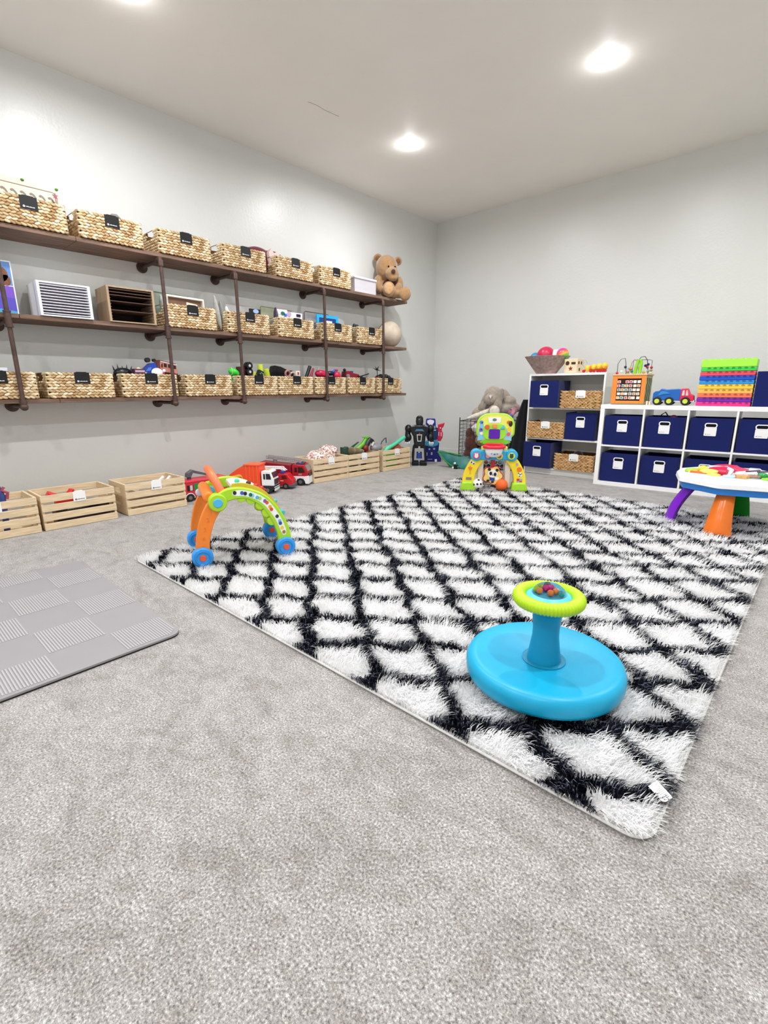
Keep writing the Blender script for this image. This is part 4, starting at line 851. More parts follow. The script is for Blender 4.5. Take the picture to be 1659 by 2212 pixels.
MB().bx(-.17, -.05, 0, .17, .05, .11).build('dark_bits', plastic('#3a2a2c'), t); MB().box((-.08, -.052, .135), (.11, .02, .02)).box((.06, -.052, .135), (.05, .02, .018)).box((.12, -.052, .13), (.03, .02, .012)).bx(-.1, -.05, .1, .1, -.03, .13).build('white_bits', plastic('#d9dcdc'), t)
t = thing('wood_track', 'white and tan track pieces heaped in the third crate', 'toy', (.34, -4.22, .018), RZ)
MB().bx(-.15, -.08, 0, .15, .08, .15).build('pile_of_track', plastic('#b8a58c'), t); MB().box((.08, .0, .205), (.07, .02, .018), rot=(0, -.6, .3)).box((.13, -.03, .21), (.05, .02, .018), rot=(.2, -.7, .2)).box((-.09, -.09, .16), (.08, .02, .03), rot=(0, .2, 0)).box((-.01, -.09, .165), (.08, .02, .03), rot=(0, -.2, 0)).box((.1, 0, .17), (.02, .02, .06)).build('white_track', plastic('#eceae6'), t, bev=.003)

# ------------------------------------------------------------------ toy trucks on the floor
def wheels(t, xs, y0, y1, r, w, hub='#6e6a6a'):
    for x in xs:
        for y, s in ((y0, 1), (y1, -1)):
            wv = MB().cyl((x, y-w/2, r), (x, y+w/2, r), r, n=26).build('wheel', mat('rubber_1c1c1e', '#1c1c1e', .7), t, bev=r*.1)
            MB().cyl((x, y-s*(w/2+.002), r), (x, y, r), r*.5, n=18).build('hub', plastic(hub), wv)
# red toy vehicle with green shutter and grey crane
t = thing('toy_rescue_truck', 'red toy truck with green shutter and grey crane arm beside a crate', 'toy truck', (.36, -3.97, 0), RZ)
MB().prism([(0, .03), (.0, .165), (.012, .182), (.40, .182), (.41, .16), (.41, .03), (.10, .03), (.095, .055), (.08, .068), (.05, .072), (.02, .066), (.012, .03)], 0, .14).build('body', plastic('#d42a3e'), t, bev=.004)
MB().bx(.012, -.004, .166, .40, .144, .176).build('roof_ledge', plastic('#e23a50'), t, bev=.002)
MB().bx(.098, -.003, .068, .196, .001, .152).build('green_shutter', plastic('#0f8a3c'), t)
MB().bx(.032, -.002, .092, .088, .001, .142).build('window', plastic('#2a1416'), t); MB().bx(.056, -.003, .096, .08, -.001, .14).build('window_pane', plastic('#cfc6c8'), t)
MB().tor((.052, -.001, .03), .042, .004, 20, 6, 'Y', arc=(0, PI)).build('wheel_arch', plastic('#e8e8ea'), t)
wheels(t, (.052, .33), .012, .13, .034, .03)
MB().cyl((.09, .07, .18), (.09, .07, .2), .018, n=16).build('turret', plastic('#39456e'), t)
MB().prism([(.065, .2), (.07, .235), (.12, .262), (.135, .255), (.12, .235), (.10, .2)], .045, .095).prism([(.12, .235), (.125, .258), (.25, .215), (.25, .195)], .05, .09).build('crane_arm', plastic('#55565c'), t, bev=.003)
# orange garbage truck
HD = R(34)
def local_truck(name, lab, c): return thing(name, lab, 'toy truck', (c[0], c[1], 0), HD)
t = local_truck('toy_garbage_truck', 'orange toy garbage truck with a white cab nosing out from the wall', (.43, -3.33))
MB().prism([(-.24, .05), (-.235, .12), (-.2, .175), (-.13, .225), (-.06, .262), (-.03, .268), (.085, .262), (.09, .05)], -.072, .072).build('orange_body', plastic('#f0502a'), t, bev=.004)
rb = MB()
for x in (-.045, -.01, .025, .06): rb.bx(x, -.078, .09, x+.012, .078, .262)
rb.bx(-.06, -.08, .258, .09, .08, .27).build('body_ribs', plastic('#f4602f'), t, bev=.002)
MB().bx(-.24, -.07, .035, .2, .07, .062).build('chassis', plastic('#26262a'), t)
MB().prism([(.10, .075), (.10, .205), (.118, .215), (.19, .21), (.212, .145), (.216, .075)], -.07, .07).build('white_cab', plastic('#eef0f2'), t, bev=.006)
MB().bx(.10, -.071, .045, .219, .071, .078).build('black_skirt', plastic('#1c1d20'), t, bev=.003)
MB().bx(.2145, -.06, .03, .222, .06, .05).bx(.2165, -.066, .058, .221, .066, .066).build('white_bumper', plastic('#e6e8ea'), t, bev=.001)
MB().prism([(.12, .135), (.12, .185), (.138, .185), (.138, .135)], -.0715, -.069).prism([(.145, .135), (.145, .188), (.182, .186), (.192, .15), (.192, .135)], -.0715, -.069).build('side_window', plastic('#23262b'), t)
sw = MB(); sw.M = Matrix.Translation((.2025, 0, .172)) @ Euler((0, R(-18), 0)).to_matrix().to_4x4(); sw.bx(-.001, -.06, -.024, .003, .06, .026).build('windshield', plastic('#4a2436', .15), t)
MB().bx(.2155, -.05, .085, .219, .05, .135).build('grille', plastic('#2c2d31'), t)
MB().cyl((.15, -.02, .21), (.15, -.02, .228), .011, n=12).cyl((.15, .03, .21), (.15, .03, .228), .011, n=12).build('beacon', plastic('#d8b98c'), t)
wheels(t, (.155, -.1, -.17), -.06, .06, .036, .03)
fl = MB(); fl.prism([(-.215, .142), (-.19, .158), (-.15, .168), (-.11, .178), (-.09, .172), (-.08, .155), (-.078, .140), (-.09, .155), (-.105, .158), (-.12, .150), (-.15, .130), (-.205, .122)], -.0745, -.071)
fo = fl.build('flame_logo', plastic('#f0c060'), t)
tx = MB(); tx.text('HOT WHEELS', .021, (-.152, -.0752, .146), .0006, 0); tx.build('logo_lettering', plastic('#c23a20'), fo)
# small fire engine
t = local_truck('toy_fire_engine', 'small red toy fire engine with a white ladder between two bigger trucks', (.445, -3.06))
MB().prism([(-.15, .03), (-.15, .115), (-.02, .125), (-.015, .14), (.07, .15), (.10, .145), (.115, .12), (.145, .09), (.15, .03)], -.055, .055).build('body', plastic('#c42028'), t, bev=.005)
MB().prism([(.045, .1), (.045, .132), (.085, .132), (.1, .1)], -.057, -.054).build('side_window', plastic('#5a1518'), t)
MB().bx(.145, -.055, .02, .16, .055, .05).bx(.1, -.057, .02, .15, .057, .045).build('bumper', plastic('#55565c'), t, bev=.003)
MB().bx(.03, -.0575, .078, .06, -.0545, .086).bx(-.12, -.0575, .078, 0, -.0545, .082).build('stripes', plastic('#f0c8a0'), t)
MB().bx(.02, -.035, .148, .06, .035, .165).build('light_bar', plastic('#2a3a9c'), t, bev=.003)
ld = MB()
for y in (-.022, .022):
    ld.tube([(-.2, y, .19), (.03, y, .19), (.075, y, .175)], .004, 6); ld.tube([(-.2, y, .207), (.03, y, .207), (.075, y, .175)], .004, 6)
for k in range(11): ld.cyl((-.19+.022*k, -.022, .19), (-.19+.022*k, .022, .19), .003, n=6); ld.cyl((-.19+.022*k, -.022, .19), (-.179+.022*k, -.022, .207), .0025, n=6); ld.cyl((-.19+.022*k, .022, .19), (-.179+.022*k, .022, .207), .0025, n=6)
ld.cyl((-.15, 0, .11), (-.15, 0, .19), .014, n=10)
ld.build('ladder', plastic('#f2f2f4'), t)
wheels(t, (.08, -.09), -.048, .048, .03, .022)
# big fire engine
t = local_truck('toy_fire_engine', 'big dark red toy fire engine with a grey ladder next to the crate', (.34, -2.885))
MB().prism([(-.25, .04), (-.26, .215), (-.25, .232), (.06, .205), (.06, .04)], -.07, .07).build('body', plastic('#8f1a2a'), t, bev=.004)
MB().prism([(.07, .075), (.07, .195), (.085, .212), (.2, .205), (.232, .14), (.236, .075)], -.07, .07).build('cab', plastic('#b01d2c'), t, bev=.006)
MB().bx(-.25, -.068, .03, .07, .068, .05).build('chassis', plastic('#3a3a3e'), t)
MB().prism([(.07, .04), (.07, .095), (.2, .095), (.24, .1), (.242, .02), (.205, .02), (.2, .045), (.185, .068), (.155, .075), (.125, .066), (.112, .04)], -.074, .074).build('white_fender', plastic('#f0f0f2'), t, bev=.003)
MB().prism([(.10, .135), (.10, .18), (.125, .18), (.125, .135)], -.0715, -.069).prism([(.135, .13), (.135, .185), (.18, .183), (.2, .15), (.2, .13)], -.0715, -.069).build('side_window', plastic('#2a1216'), t)
sw = MB(); sw.M = Matrix.Translation((.219, 0, .172)) @ Euler((0, R(-25), 0)).to_matrix().to_4x4(); sw.bx(-.001, -.062, -.03, .003, .062, .032).build('windshield', plastic('#8d8388', .15), t)
MB().bx(.237, -.05, .09, .241, .05, .125).build('grille', plastic('#2c2d31'), t)
MB().bx(.11, -.05, .208, .18, .05, .222).build('light_bar', plastic('#39386a'), t, bev=.003)
MB().strip(circ(.024, 24, -.02, .17), circ(.019, 24, -.02, .17), -.0725, -.0695, closed=True).prism([(-.034, .163), (-.02, .175), (-.006, .18), (-.018, .167)], -.0725, -.0695).bx(-.05, -.0725, .105, .02, -.0695, .112).build('white_emblem', plastic('#efe6e8'), t)
MB().bx(.14, -.0722, .105, .152, -.0695, .122).bx(.158, -.0722, .105, .17, -.0695, .122).build('cab_marks', plastic('#c98a92'), t)
MB().bx(-.02, -.0725, .055, .03, -.069, .10).build('side_panel', plastic('#8a7f86'), t)
ld = MB()
for y in (-.03, .03):
    for dz in (0, .022): ld.tube([(-.2, y, .262+dz), (.15, y, .228+dz)], .005, 6)
for k in range(18): a = k/17; x = -.2+.35*a; z = .262-.034*a; ld.cyl((x, -.03, z), (x, .03, z), .0035, n=6); ld.cyl((x, -.03, z), (x, -.03, z+.022), .003, n=6)
ld.cyl((-.12, 0, .2), (-.12, 0, .256), .02, n=12).cyl((.15, -.035, .232), (.15, .035, .232), .012, n=12)
ld.build('ladder', mat('chrome_grey', '#a9a4a6', .35, metal=.5), t)
wheels(t, (.155, -.1, -.18), -.062, .062, .038, .026)
# ------------------------------------------------------------------ toy robots
def limb(mb, a, b, r0, r1): mb.tube([a, tuple((p+q)/2 for p, q in zip(a, b)), b], [r0, (r0+r1)/2*1.08, r1], 12)
t = thing('toy_robot', 'tall black toy robot standing at the right end of the crates', 'toy robot', (.575, -1.055, 0), R(38.5))
m = MB(); m.bx(-.09, -.05, 0, -.008, .07, .05); m.bx(.008, -.05, 0, .095, .07, .05)
for s in (-1, 1): m.prism([(s*.012, .04), (s*.085, .04), (s*.092, .14), (s*.08, .24), (s*.07, .26), (s*.012, .24)][::s], -.035, .05)
m.build('legs', plastic('#101216', .3), t, bev=.008)
MB().prism([(-.06, .24), (-.07, .30), (-.075, .36), (-.11, .42), (-.12, .47), (-.06, .495), (.06, .495), (.12, .47), (.11, .42), (.075, .36), (.07, .30), (.06, .24)], -.06, .06).build('torso', plastic('#0f1115', .3), t, bev=.012)
for s in (-1, 1):
    a = MB().sph((s*.135, 0, .45), (.045, .05, .05), 18, 12); limb(a, (s*.14, 0, .42), (s*.152, -.01, .29), .034, .028); a.sph((s*.135, -.01, .345), (.04, .04, .05), 14, 10)
    ar = a.build('arm', plastic('#15181d', .3), t)
    h = MB()
    for k in range(3): h.tube([(s*.145-.018+.018*k, -.02, .295), (s*.145-.022+.022*k, -.045, .275), (s*.145-.014+.014*k, -.04, .25)], [.008, .007, .003], 8)
    h.build('claw', plastic('#e8e8e6'), ar)
MB().prism([(-.038, .49), (-.046, .54), (-.042, .585), (-.02, .607), (.02, .607), (.042, .585), (.046, .54), (.038, .49)], -.05, .045).build('helmet', plastic('#111418', .25), t, bev=.01)
MB().sph((0, -.042, .545), (.028, .018, .04), 16, 12).build('visor', plastic('#2a3236', .15), t)
for s in (-1, 1): MB().prism([(s*.055, .485), (s*.105, .475), (s*.08, .505)][::s], -.064, -.05).build('shoulder_trim', plastic('#8c9094'), t)
MB().prism([(-.06, .42), (-.035, .45), (.035, .45), (.06, .42), (.03, .425), (-.03, .425)], -.064, -.058).build('chest_trim', plastic('#3f7396'), t)
MB().strip([(-.032, .385), (.032, .385), (.024, .30), (-.024, .30)], [(-.022, .375), (.022, .375), (.016, .31), (-.016, .31)], -.064, -.058, closed=True).build('belly_frame', plastic('#c8c8cc'), t)
MB().prism(circ(.008, 12, 0, .398), -.064, -.058).build('red_light', plastic('#c8343c'), t)
MB().strip([(-.055, .215), (.055, .215), (.065, .07), (-.065, .07)], [(-.03, .175), (.03, .175), (.035, .09), (-.035, .09)], -.062, -.03, closed=True).build('shin_plate', plastic('#9a9da0'), t, bev=.003)
MB().prism([(-.024, .16), (.024, .16), (.026, .09), (0, .075), (-.026, .09)], -.058, -.034).build('blue_core', plastic('#24408c'), t)
t = thing('toy_robot', 'navy and light blue toy robot with a red arm behind the black robot', 'toy robot', (.50, -.68, 0), R(36.8))
MB().prism([(-.115, 0), (-.105, .1), (-.10, .21), (.085, .245), (.078, .15), (.085, .09), (.115, .045), (.11, 0)], -.05, .06).build('lower_body', plastic('#14186e', .35), t, bev=.008)
MB().prism([(-.10, .21), (-.11, .26), (-.06, .27), (.05, .285), (.075, .25), (.07, .215), (0, .19)], -.058, .05).build('hips', plastic('#3f93bd', .35), t, bev=.006)
MB().prism([(-.06, .26), (-.095, .36), (-.09, .44), (.05, .45), (.07, .38), (.05, .27)], -.055, .055).build('torso', plastic('#1a2f6c', .35), t, bev=.006)
MB().prism([(-.025, .28), (-.03, .38), (-.018, .38), (-.01, .28)], -.06, -.052).prism([(-.02, .41), (.04, .415), (.04, .405), (-.02, .40)], -.06, -.052).bx(.02, -.06, .43, .028, -.052, .465).bx(.045, -.06, .44, .06, -.052, .47).build('white_lines', plastic('#c8e4f2'), t)
MB().prism([(-.095, .44), (-.09, .54), (-.08, .552), (.02, .552), (.03, .54), (.038, .44)], -.045, .045).build('head', plastic('#1a1f86', .3), t, bev=.006)
MB().prism([(-.075, .53), (-.035, .542), (.012, .53), (.012, .505), (-.005, .48), (-.018, .45), (-.03, .445), (-.042, .46), (-.055, .485), (-.075, .50)], -.05, -.043).build('face_plate', plastic('#e8e8f0'), t)
a = MB(); a.prism([(.05, .44), (.06, .475), (.15, .50), (.135, .45), (.115, .43), (.115, .40), (.06, .40)], -.03, .03).prism([(.055, .29), (.05, .36), (.07, .41), (.11, .405), (.13, .37), (.125, .31), (.1, .265), (.07, .265)], -.03, .03)
ar = a.build('red_arm', plastic('#c81e40', .3), t, bev=.006)
MB().bx(.072, -.034, .335, .08, -.028, .385).bx(.102, -.034, .33, .11, -.028, .38).prism(circ(.008, 10, .095, .435), -.034, -.028).build('white_marks', plastic('#f4e8ec'), ar)
MB().prism(circ(.012, 12, -.04, .165), -.056, -.048).prism(circ(.014, 12, .02, .17), -.056, -.048).bx(-.08, -.056, .08, -.065, -.048, .12).bx(-.02, -.056, .09, 0, -.048, .125).bx(-.06, -.056, .03, .0, -.048, .036).build('grey_marks', plastic('#a8a8c8'), t)
MB().bx(.03, -.075, 0, .06, -.05, .035).build('toe', plastic('#e4e4e8'), t, bev=.004)

# ------------------------------------------------------------------ wire cage of plush toys
CG = R(14); CO = (1.055, -.90)
cage = thing('wire_toy_cage', 'black wire grid cage full of plush toys near the back corner', 'toy cage', (CO[0], CO[1], 0), CG)
wire = mat('black_wire', '#141416', .4, .5); CWD, CDP, CHT = .57, .40, .555
for x in (0, CWD):
    for y in (0, CDP):
        MB().cyl((x, y, .0), (x, y, CHT+.04), .006, n=8).build('corner_post', wire, cage)
for nm, a, b in (('front_grid', (0, 0), (CWD, 0)), ('back_grid', (0, CDP), (CWD, CDP)), ('left_grid', (0, 0), (0, CDP)), ('right_grid', (CWD, 0), (CWD, CDP))):
    g = MB(); a = Vector((*a, 0)); b = Vector((*b, 0)); n_ = round((b-a).length/.045)
    for k in range(n_+1): p = a+(b-a)*k/n_; g.cyl(p+Vector((0, 0, .04)), p+Vector((0, 0, CHT)), .0021, n=5)
    for k in range(13): z = .04+(CHT-.04)*k/12; g.cyl(a+Vector((0, 0, z)), b+Vector((0, 0, z)), .0048 if k in (0, 12) else .0021, n=6)
    g.build(nm, wire, cage)
MB().bx(0, 0, .028, CWD, CDP, .04).build('cage_floor', plastic('#1d1d20'), cage)
def cl(x, y, z): return (CO[0]+x*math.cos(CG)-y*math.sin(CG), CO[1]+x*math.sin(CG)+y*math.cos(CG), z)
def plc(lab, x, y, z, col, blobs, name='plush_toy', rz=CG): return plushie(name, lab, cl(x, y, z), rz, col, blobs, .012, 'plush toy', 3)
plc('dark brown plush animal pressed against the left side of the cage', .095, .13, .042, '#5b2f22', [((0, 0, .10), (.085, .10, .10)), ((.01, 0, .24), (.08, .10, .11)), ((-.01, 0, .36), (.055, .06, .07))])
plc('tan plush animal in the upper middle of the cage', .25, .11, .27, '#b0855c', [((0, 0, .06), (.085, .09, .075)), ((-.04, -.02, .15), (.055, .05, .055)), ((.05, .0, .13), (.05, .06, .05))])
plc('light brown plush animal in the lower middle of the cage', .26, .12, .042, '#9c7350', [((0, 0, .12), (.08, .09, .10)), ((.05, 0, .06), (.07, .08, .06))])
plc('white plush animal behind the wire at the top left', .18, .09, .47, '#ece8ec', [((0, 0, .0), (.06, .06, .055)), ((.08, -.02, .03), (.06, .06, .05)), ((.10, -.02, -.04), (.04, .05, .05))])
plc('pale pink plush lying high in the cage', .15, .22, .49, '#d9b9c4', [((0, 0, .02), (.11, .07, .05))])
plc('blue and white plush low in the left of the cage', .17, .06, .045, '#4d86c0', [((0, 0, .04), (.055, .05, .05)), ((.04, -.01, .07), (.04, .04, .04))])
plc('cream plush low in the middle of the cage', .38, .10, .05, '#d8cfc0', [((0, 0, .10), (.08, .08, .10)), ((-.02, 0, .2), (.06, .06, .06))])
plc('light blue plush on the right side of the cage', .50, .10, .05, '#6fb0d0', [((0, 0, .11), (.06, .07, .11)), ((.0, 0, .22), (.05, .05, .05))])
plc('lilac plush on the right side of the cage', .53, .09, .33, '#bfa6c8', [((0, 0, 0), (.05, .06, .07))])
plc('beige plush filling the right of the cage', .45, .25, .25, '#b7a48e', [((0, 0, .1), (.11, .1, .15)), ((.02, 0, -.08), (.10, .1, .12))])
plc('brown plush filling the back of the cage', .2, .3, .2, '#7d5a42', [((0, 0, .1), (.12, .08, .18)), ((.1, 0, .0), (.1, .08, .15))])
plc('purple and white small plush at the cage top right', .53, .12, .56, '#5b5fa8', [((0, 0, .03), (.045, .05, .04)), ((.04, 0, .06), (.03, .03, .025))])
# big grey bunny lying on the cage : facing frame at (1.25,-.75)
BF = R(31.2); bun = plushie('plush_bunny', 'large grey plush bunny with drooping ears slumped on top of the cage', (1.25, -.70, .60), BF, '#a3978a', [
    ((.105, .02, .245), (.112, .10, .105), (0, R(20), 0)), ((.075, -.05, .20), (.075, .06, .065)),
    ((.12, .08, .12), (.12, .10, .10)), ((.24, .08, .22), (.06, .06, .10), (0, R(-20), 0)),
    ((-.06, -.01, .065), (.085, .06, .05), (0, R(-25), 0)), ((.29, -.02, .18), (.075, .06, .062)),
    ((.04, -.02, .035), (.21, .07, .040), (0, R(-18), 0)), ((.25, .0, .10), (.16, .085, .065), (0, R(-10), 0)), ((.36, .02, .1), (.07, .07, .05))], .010)
pm = plush('#ddd5c6')
for bl_ in ([((.172, -.075, .215), (.044, .026, .115), (0, R(14), 0)), ((.155, -.095, .13), (.052, .026, .062), (0, R(10), 0))], [((-.0, -.04, .20), (.028, .026, .10), (0, R(24), 0)), ((-.03, -.055, .12), (.036, .026, .055), (0, R(20), 0))]):
    m = MB()
    for b_ in bl_: m.sph(b_[0], b_[1], 20, 14, b_[2])
    m.build('drooping_ear', plush('#958a7e'), bun, remesh=.008, smooth=3)
MB().sph((.0, -.052, .048), (.21, .036, .030), 20, 12, (0, R(-20), 0)).build('cream_leg_fur', pm, bun, sub=0)
MB().sph((.12, -.105, .072), (.068, .03, .072), 22, 14).build('foot', plush('#978b7e'), bun)
MB().sph((.12, -.122, .072), (.056, .02, .060), 22, 14).build('foot_pad', pm, bun)
MB().prism([(.048, .243), (.085, .25), (.072, .205)], -.128, -.10).build('pink_nose', plush('#e6cfcf'), bun, bev=.004)
MB().sph((-.03, -.058, .10), (.026, .012, .018), 14, 8, (0, R(-20), 0)).build('pink_ear_tip', plush('#dcbcb8'), bun)
MB().tube([(.06, -.115, .172), (.075, -.12, .162), (.095, -.115, .168)], .0025, 6).build('mouth_stitch', plastic('#5d5248'), bun)
q = plushie('plush_elephant', 'pink plush elephant peeking out beside the bunny', cl(.545, .22, .60), BF, '#c98a97', [((0, 0, .08), (.065, .06, .065)), ((.04, 0, .11), (.05, .03, .05)), ((.01, -.06, .02), (.02, .02, .06), (0, R(20), 0)), ((-.01, -.05, -.03), (.016, .018, .04))], .008)
MB().sph((-.01, -.055, .085), .008, 10, 8).build('eye', plastic('#3a2328'), q)
MB().sph((.0, -.02, .125), (.05, .03, .03), 14, 8).build('grey_ear', plush('#9b8f88'), q)
# draped black cloth between cage and bookcase
bl = thing('draped_cloth', 'black fabric sheet draped in a tall triangle between cage and bookcase', 'fabric', (1.735, -.62, 0), R(20))
m = MB(); N_ = 18; vs = []; fs = []
prof_l = lambda z: -.03-.17*max(0, (.80-z)/.80)**.8; prof_r = lambda z: .035
for j in range(21):
    z = .80*j/20
    for i in range(N_+1):
        a = i/N_; x = prof_l(z)*(1-a)+prof_r(z)*a; y = .02*math.sin(a*14+z*3)*(1-z/.9)+.05*math.sin(a*PI)*-1*(1-z/.9)
        vs.append((x, y, z)); vs.append((x, y+.03, z))
st_ = (N_+1)*2
for j in range(20):
    for i in range(N_):
        a = j*st_+i*2; fs.append((a, a+2, a+2+st_, a+st_)); fs.append((a+1, a+1+st_, a+3+st_, a+3))
for j in range(20):
    a = j*st_; fs.append((a, a+st_, a+st_+1, a+1)); b = a+N_*2; fs.append((b, b+1, b+st_+1, b+st_))
for i in range(N_):
    a = 20*st_+i*2; fs.append((a, a+2, a+3, a+1)); a = i*2; fs.append((a, a+1, a+3, a+2))
m.add(vs, fs); m.build('draped_sheet', fabric('#12161a', .15, .2, .4, 60), bl, ang=80)
# teal and green play cloth on the floor
tc2 = thing('play_cloth', 'teal and green crumpled play cloth on the carpet left of the cage', 'fabric', (.995, -.93, .002), R(20))
m = MB(); vs = []; fs = []
for j in range(9):
    for i in range(15):
        a = i/14; b = j/8; x = -.19+.42*a; top = .17*(.9-.75*abs(a-.06)*0)*max(.22, 1-.9*a*0-.75*a) ; y = -.10*b*(.3+a); z = (1-b)*(.17-.05*a)*(1 if a > .02 else 1)*(.25+.75*min(1, (1-a*.2)))+.008*math.sin(9*a+5*b)+.012
        x += .16*b*(1-a); vs.append((x, y, max(.004, z)))
        vs.append((x, y+.012, max(.016, z+.012)))
for j in range(8):
    for i in range(14):
        a = (j*15+i)*2; fs += [(a, a+2, a+32, a+30), (a+1, a+31, a+33, a+3)]
m.add(vs, fs); m.build('teal_side', mat('teal_satin', '#1d6f6a', .45, var=.4, vs=12), tc2, ang=80)
MB().tube([(-.19, 0, .178), (-.14, -.02, .13), (-.08, -.03, .07), (-.0, -.07, .03), (.1, -.11, .02)], .008, 8).tube([(-.19, 0, .18), (-.05, 0, .172), (.1, .0, .15)], .007, 8).build('green_hem', fabric('#2f8f3c'), tc2)
q = thing('floor_cap', 'small black and white toy piece at the foot of the cage', 'toy', (1.075, -1.0, 0), CG)
MB().bx(-.012, -.02, 0, .03, .02, .05).build('black_piece', plastic('#141416'), q, bev=.004); MB().sph((-.022, -.01, .012), .014, 12, 8).sph((.0, -.01, .066), .014, 12, 8).build('white_piece', plastic('#efefef'), q)

# ------------------------------------------------------------------ sports goal toy
GA = R(34.1); GZ = .022
gt = thing('toy_sports_goal', 'colourful plastic toy football and basketball goal on the far rug corner', 'activity toy', (2.09, -1.90, GZ), GA)
yel, lime, sky, cream = plastic('#f7dc2c'), plastic('#a6dc2e'), plastic('#36a9d8'), plastic('#e9dfd0')
GC_ = .012
def arc_pts(P, n=26):
    # smooth polyline through control points (Catmull-Rom)
    o = []; Q = [P[0]]+list(P)+[P[-1]]
    seg = len(P)-1
    for k in range(seg):
        p0, p1, p2, p3 = Q[k:k+4]
        for i in range(n//seg):
            t = i/(n//seg)
            o.append(tuple(.5*((2*b)+(-a+c)*t+(2*a-5*b+4*c-d)*t*t+(-a+3*b-3*c+d)*t**3) for a, b, c, d in zip(p0, p1, p2, p3)))
    o.append(tuple(P[-1])); return o
for s in (-1, 1):
    f = lambda P: [(GC_+s*x, z) for x, z in arc_pts(P)]
    o_ = f([(.285, .055), (.275, .14), (.245, .215), (.20, .285), (.14, .335)]); i_ = f([(.175, .055), (.172, .12), (.158, .175), (.13, .23), (.09, .28)])
    ap = MB().strip(o_, i_, -.045, .045).build('side_arch', yel, gt, bev=.012)
    MB().prism([(GC_+s*x, z) for x, z in ([(.15, 0), (.30, 0), (.293, .03), (.282, .078), (.235, .085), (.165, .078), (.158, .03)])][::s], -.062, .062).build('foot', lime, gt, bev=.014)
    MB().prism([(GC_+s*x, z) for x, z in ([(.095, .04), (.145, .02), (.145, .28), (.095, .28)])][::s], -.01, .16).build('side_wing', cream, gt, bev=.006)
    st = [(-.1, 0)]
    if s < 0:
        MB().box((GC_-.195, -.048, .255), (.045, .004, .022), rot=(0, R(32), 0)).build('sticker', plastic('#f6f4ee'), ap)
        MB().box((GC_-.205, -.0505, .26), (.012, .003, .014), rot=(0, R(32), 0)).box((GC_-.185, -.0505, .247), (.012, .003, .014), rot=(0, R(32), 0)).build('sticker_marks', plastic('#4a3c30'), ap)
        MB().prism(star(.022, 5, GC_-.215, .205, .6), -.049, -.045).bx(GC_-.217, -.049, .15, GC_-.212, -.045, .2).build('orange_torch', plastic('#f0882a'), ap)
        MB().bx(GC_-.25, -.049, .098, GC_-.20, -.045, .122).build('ticket_sticker', plastic('#8a8478'), ap)
    else:
        MB().bx(GC_+.185, -.049, .235, GC_+.205, -.045, .258).build('lilac_sticker', plastic('#b79ac8'), ap)
        MB().prism(circ(.022, 20, GC_+.218, .20), -.049, -.044).build('orange_ball_sticker', plastic('#f07c1e'), ap)
        MB().prism(circ(.020, 20, GC_+.226, .155), -.049, -.044).build('white_ball_sticker', plastic('#f4f4f4'), ap)
        MB().prism(circ(.006, 8, GC_+.226, .157), -.051, -.044).prism(circ(.005, 8, GC_+.213, .165), -.051, -.044).prism(circ(.005, 8, GC_+.239, .162), -.051, -.044).prism(circ(.005, 8, GC_+.222, .141), -.051, -.044).build('black_patches', plastic('#1a1a1a'), ap)
        MB().bx(GC_+.20, -.049, .098, GC_+.222, -.045, .118).bx(GC_+.224, -.049, .078, GC_+.246, -.045, .097).build('red_squares', plastic('#d8343a'), ap)
        MB().bx(GC_+.224, -.049, .1, GC_+.246, -.045, .118).bx(GC_+.20, -.049, .078, GC_+.222, -.045, .096).build('blue_squares', plastic('#8fb0d8'), ap)
bm = MB().prism(rpoly(.40, .085, .042, 8, GC_-.01, .325), -.06, .05).build('blue_beam', sky, gt, bev=.012)
for s in (-1, 1): MB().cyl((GC_-.01+s*.155, -.068, .325), (GC_-.01+s*.155, .05, .325), .052, n=28).build('beam_end', sky, gt, bev=.008)
for x, c1, c2 in ((-.155, '#c84a6a', '#efe4e0'), (-.055, '#7b58b0', '#e0b088'), (.045, '#f2d24a', '#8c6a34'), (.15, '#d8e04a', '#2c4a4a')):
    e = MB().prism(circ(.030, 24, GC_-.01+x, .322), -.078, -.066).build('round_button', plastic(c1), gt, bev=.002)
    MB().prism(circ(.017, 16, GC_-.01+x, .322, 1.2), -.080, -.077).prism(circ(.006, 10, GC_-.02+x, .34), -.0802, -.077).prism(circ(.006, 10, GC_+.0+x, .34), -.0802, -.077).build('button_picture', plastic(c2), e)
# back board
bo = rpoly(.335, .275, .11, 8, GC_-.005, .552)
bo = [(x*(1 if z > .5 else .93), z) for x, z in bo]
brd = MB().prism(bo, -.005, .035).build('score_board', plastic('#a5dc3a'), gt, bev=.008)
MB().prism([(GC_-.005+(x-GC_+.005)*.9, .552+(z-.552)*.9) for x, z in bo], -.009, -.004).build('board_face', plastic('#e6e264'), brd)
MB().prism([(-.15, .45), (-.13, .62), (-.10, .60), (-.085, .50), (-.09, .46)], -.011, -.008).build('face_panel_blue', plastic('#7ec3dd'), brd)
MB().prism([(.15, .45), (.14, .56), (.105, .56), (.085, .50), (.09, .46)], -.011, -.008).build('face_panel_right', plastic('#8cc8e0'), brd)
MB().prism([(-.13, .44), (-.05, .475), (.06, .475), (.145, .44), (.11, .42), (-.10, .42)], -.0112, -.008).build('grass_strip', plastic('#7cc62c'), brd)
MB().prism([(-.062, .655), (.052, .655), (.045, .608), (-.052, .608)], -.013, -.008).build('logo_plate', plastic('#eef0f4'), brd)
lo = MB().prism(circ(.018, 24, -.005, .634, .62), -.0155, -.012).build('logo_oval', plastic('#1c3a5c'), brd)
MB().text('vtech', .013, (-.005, -.0162, .634), .0004).build('logo_lettering', plastic('#f4f4f4'), lo)
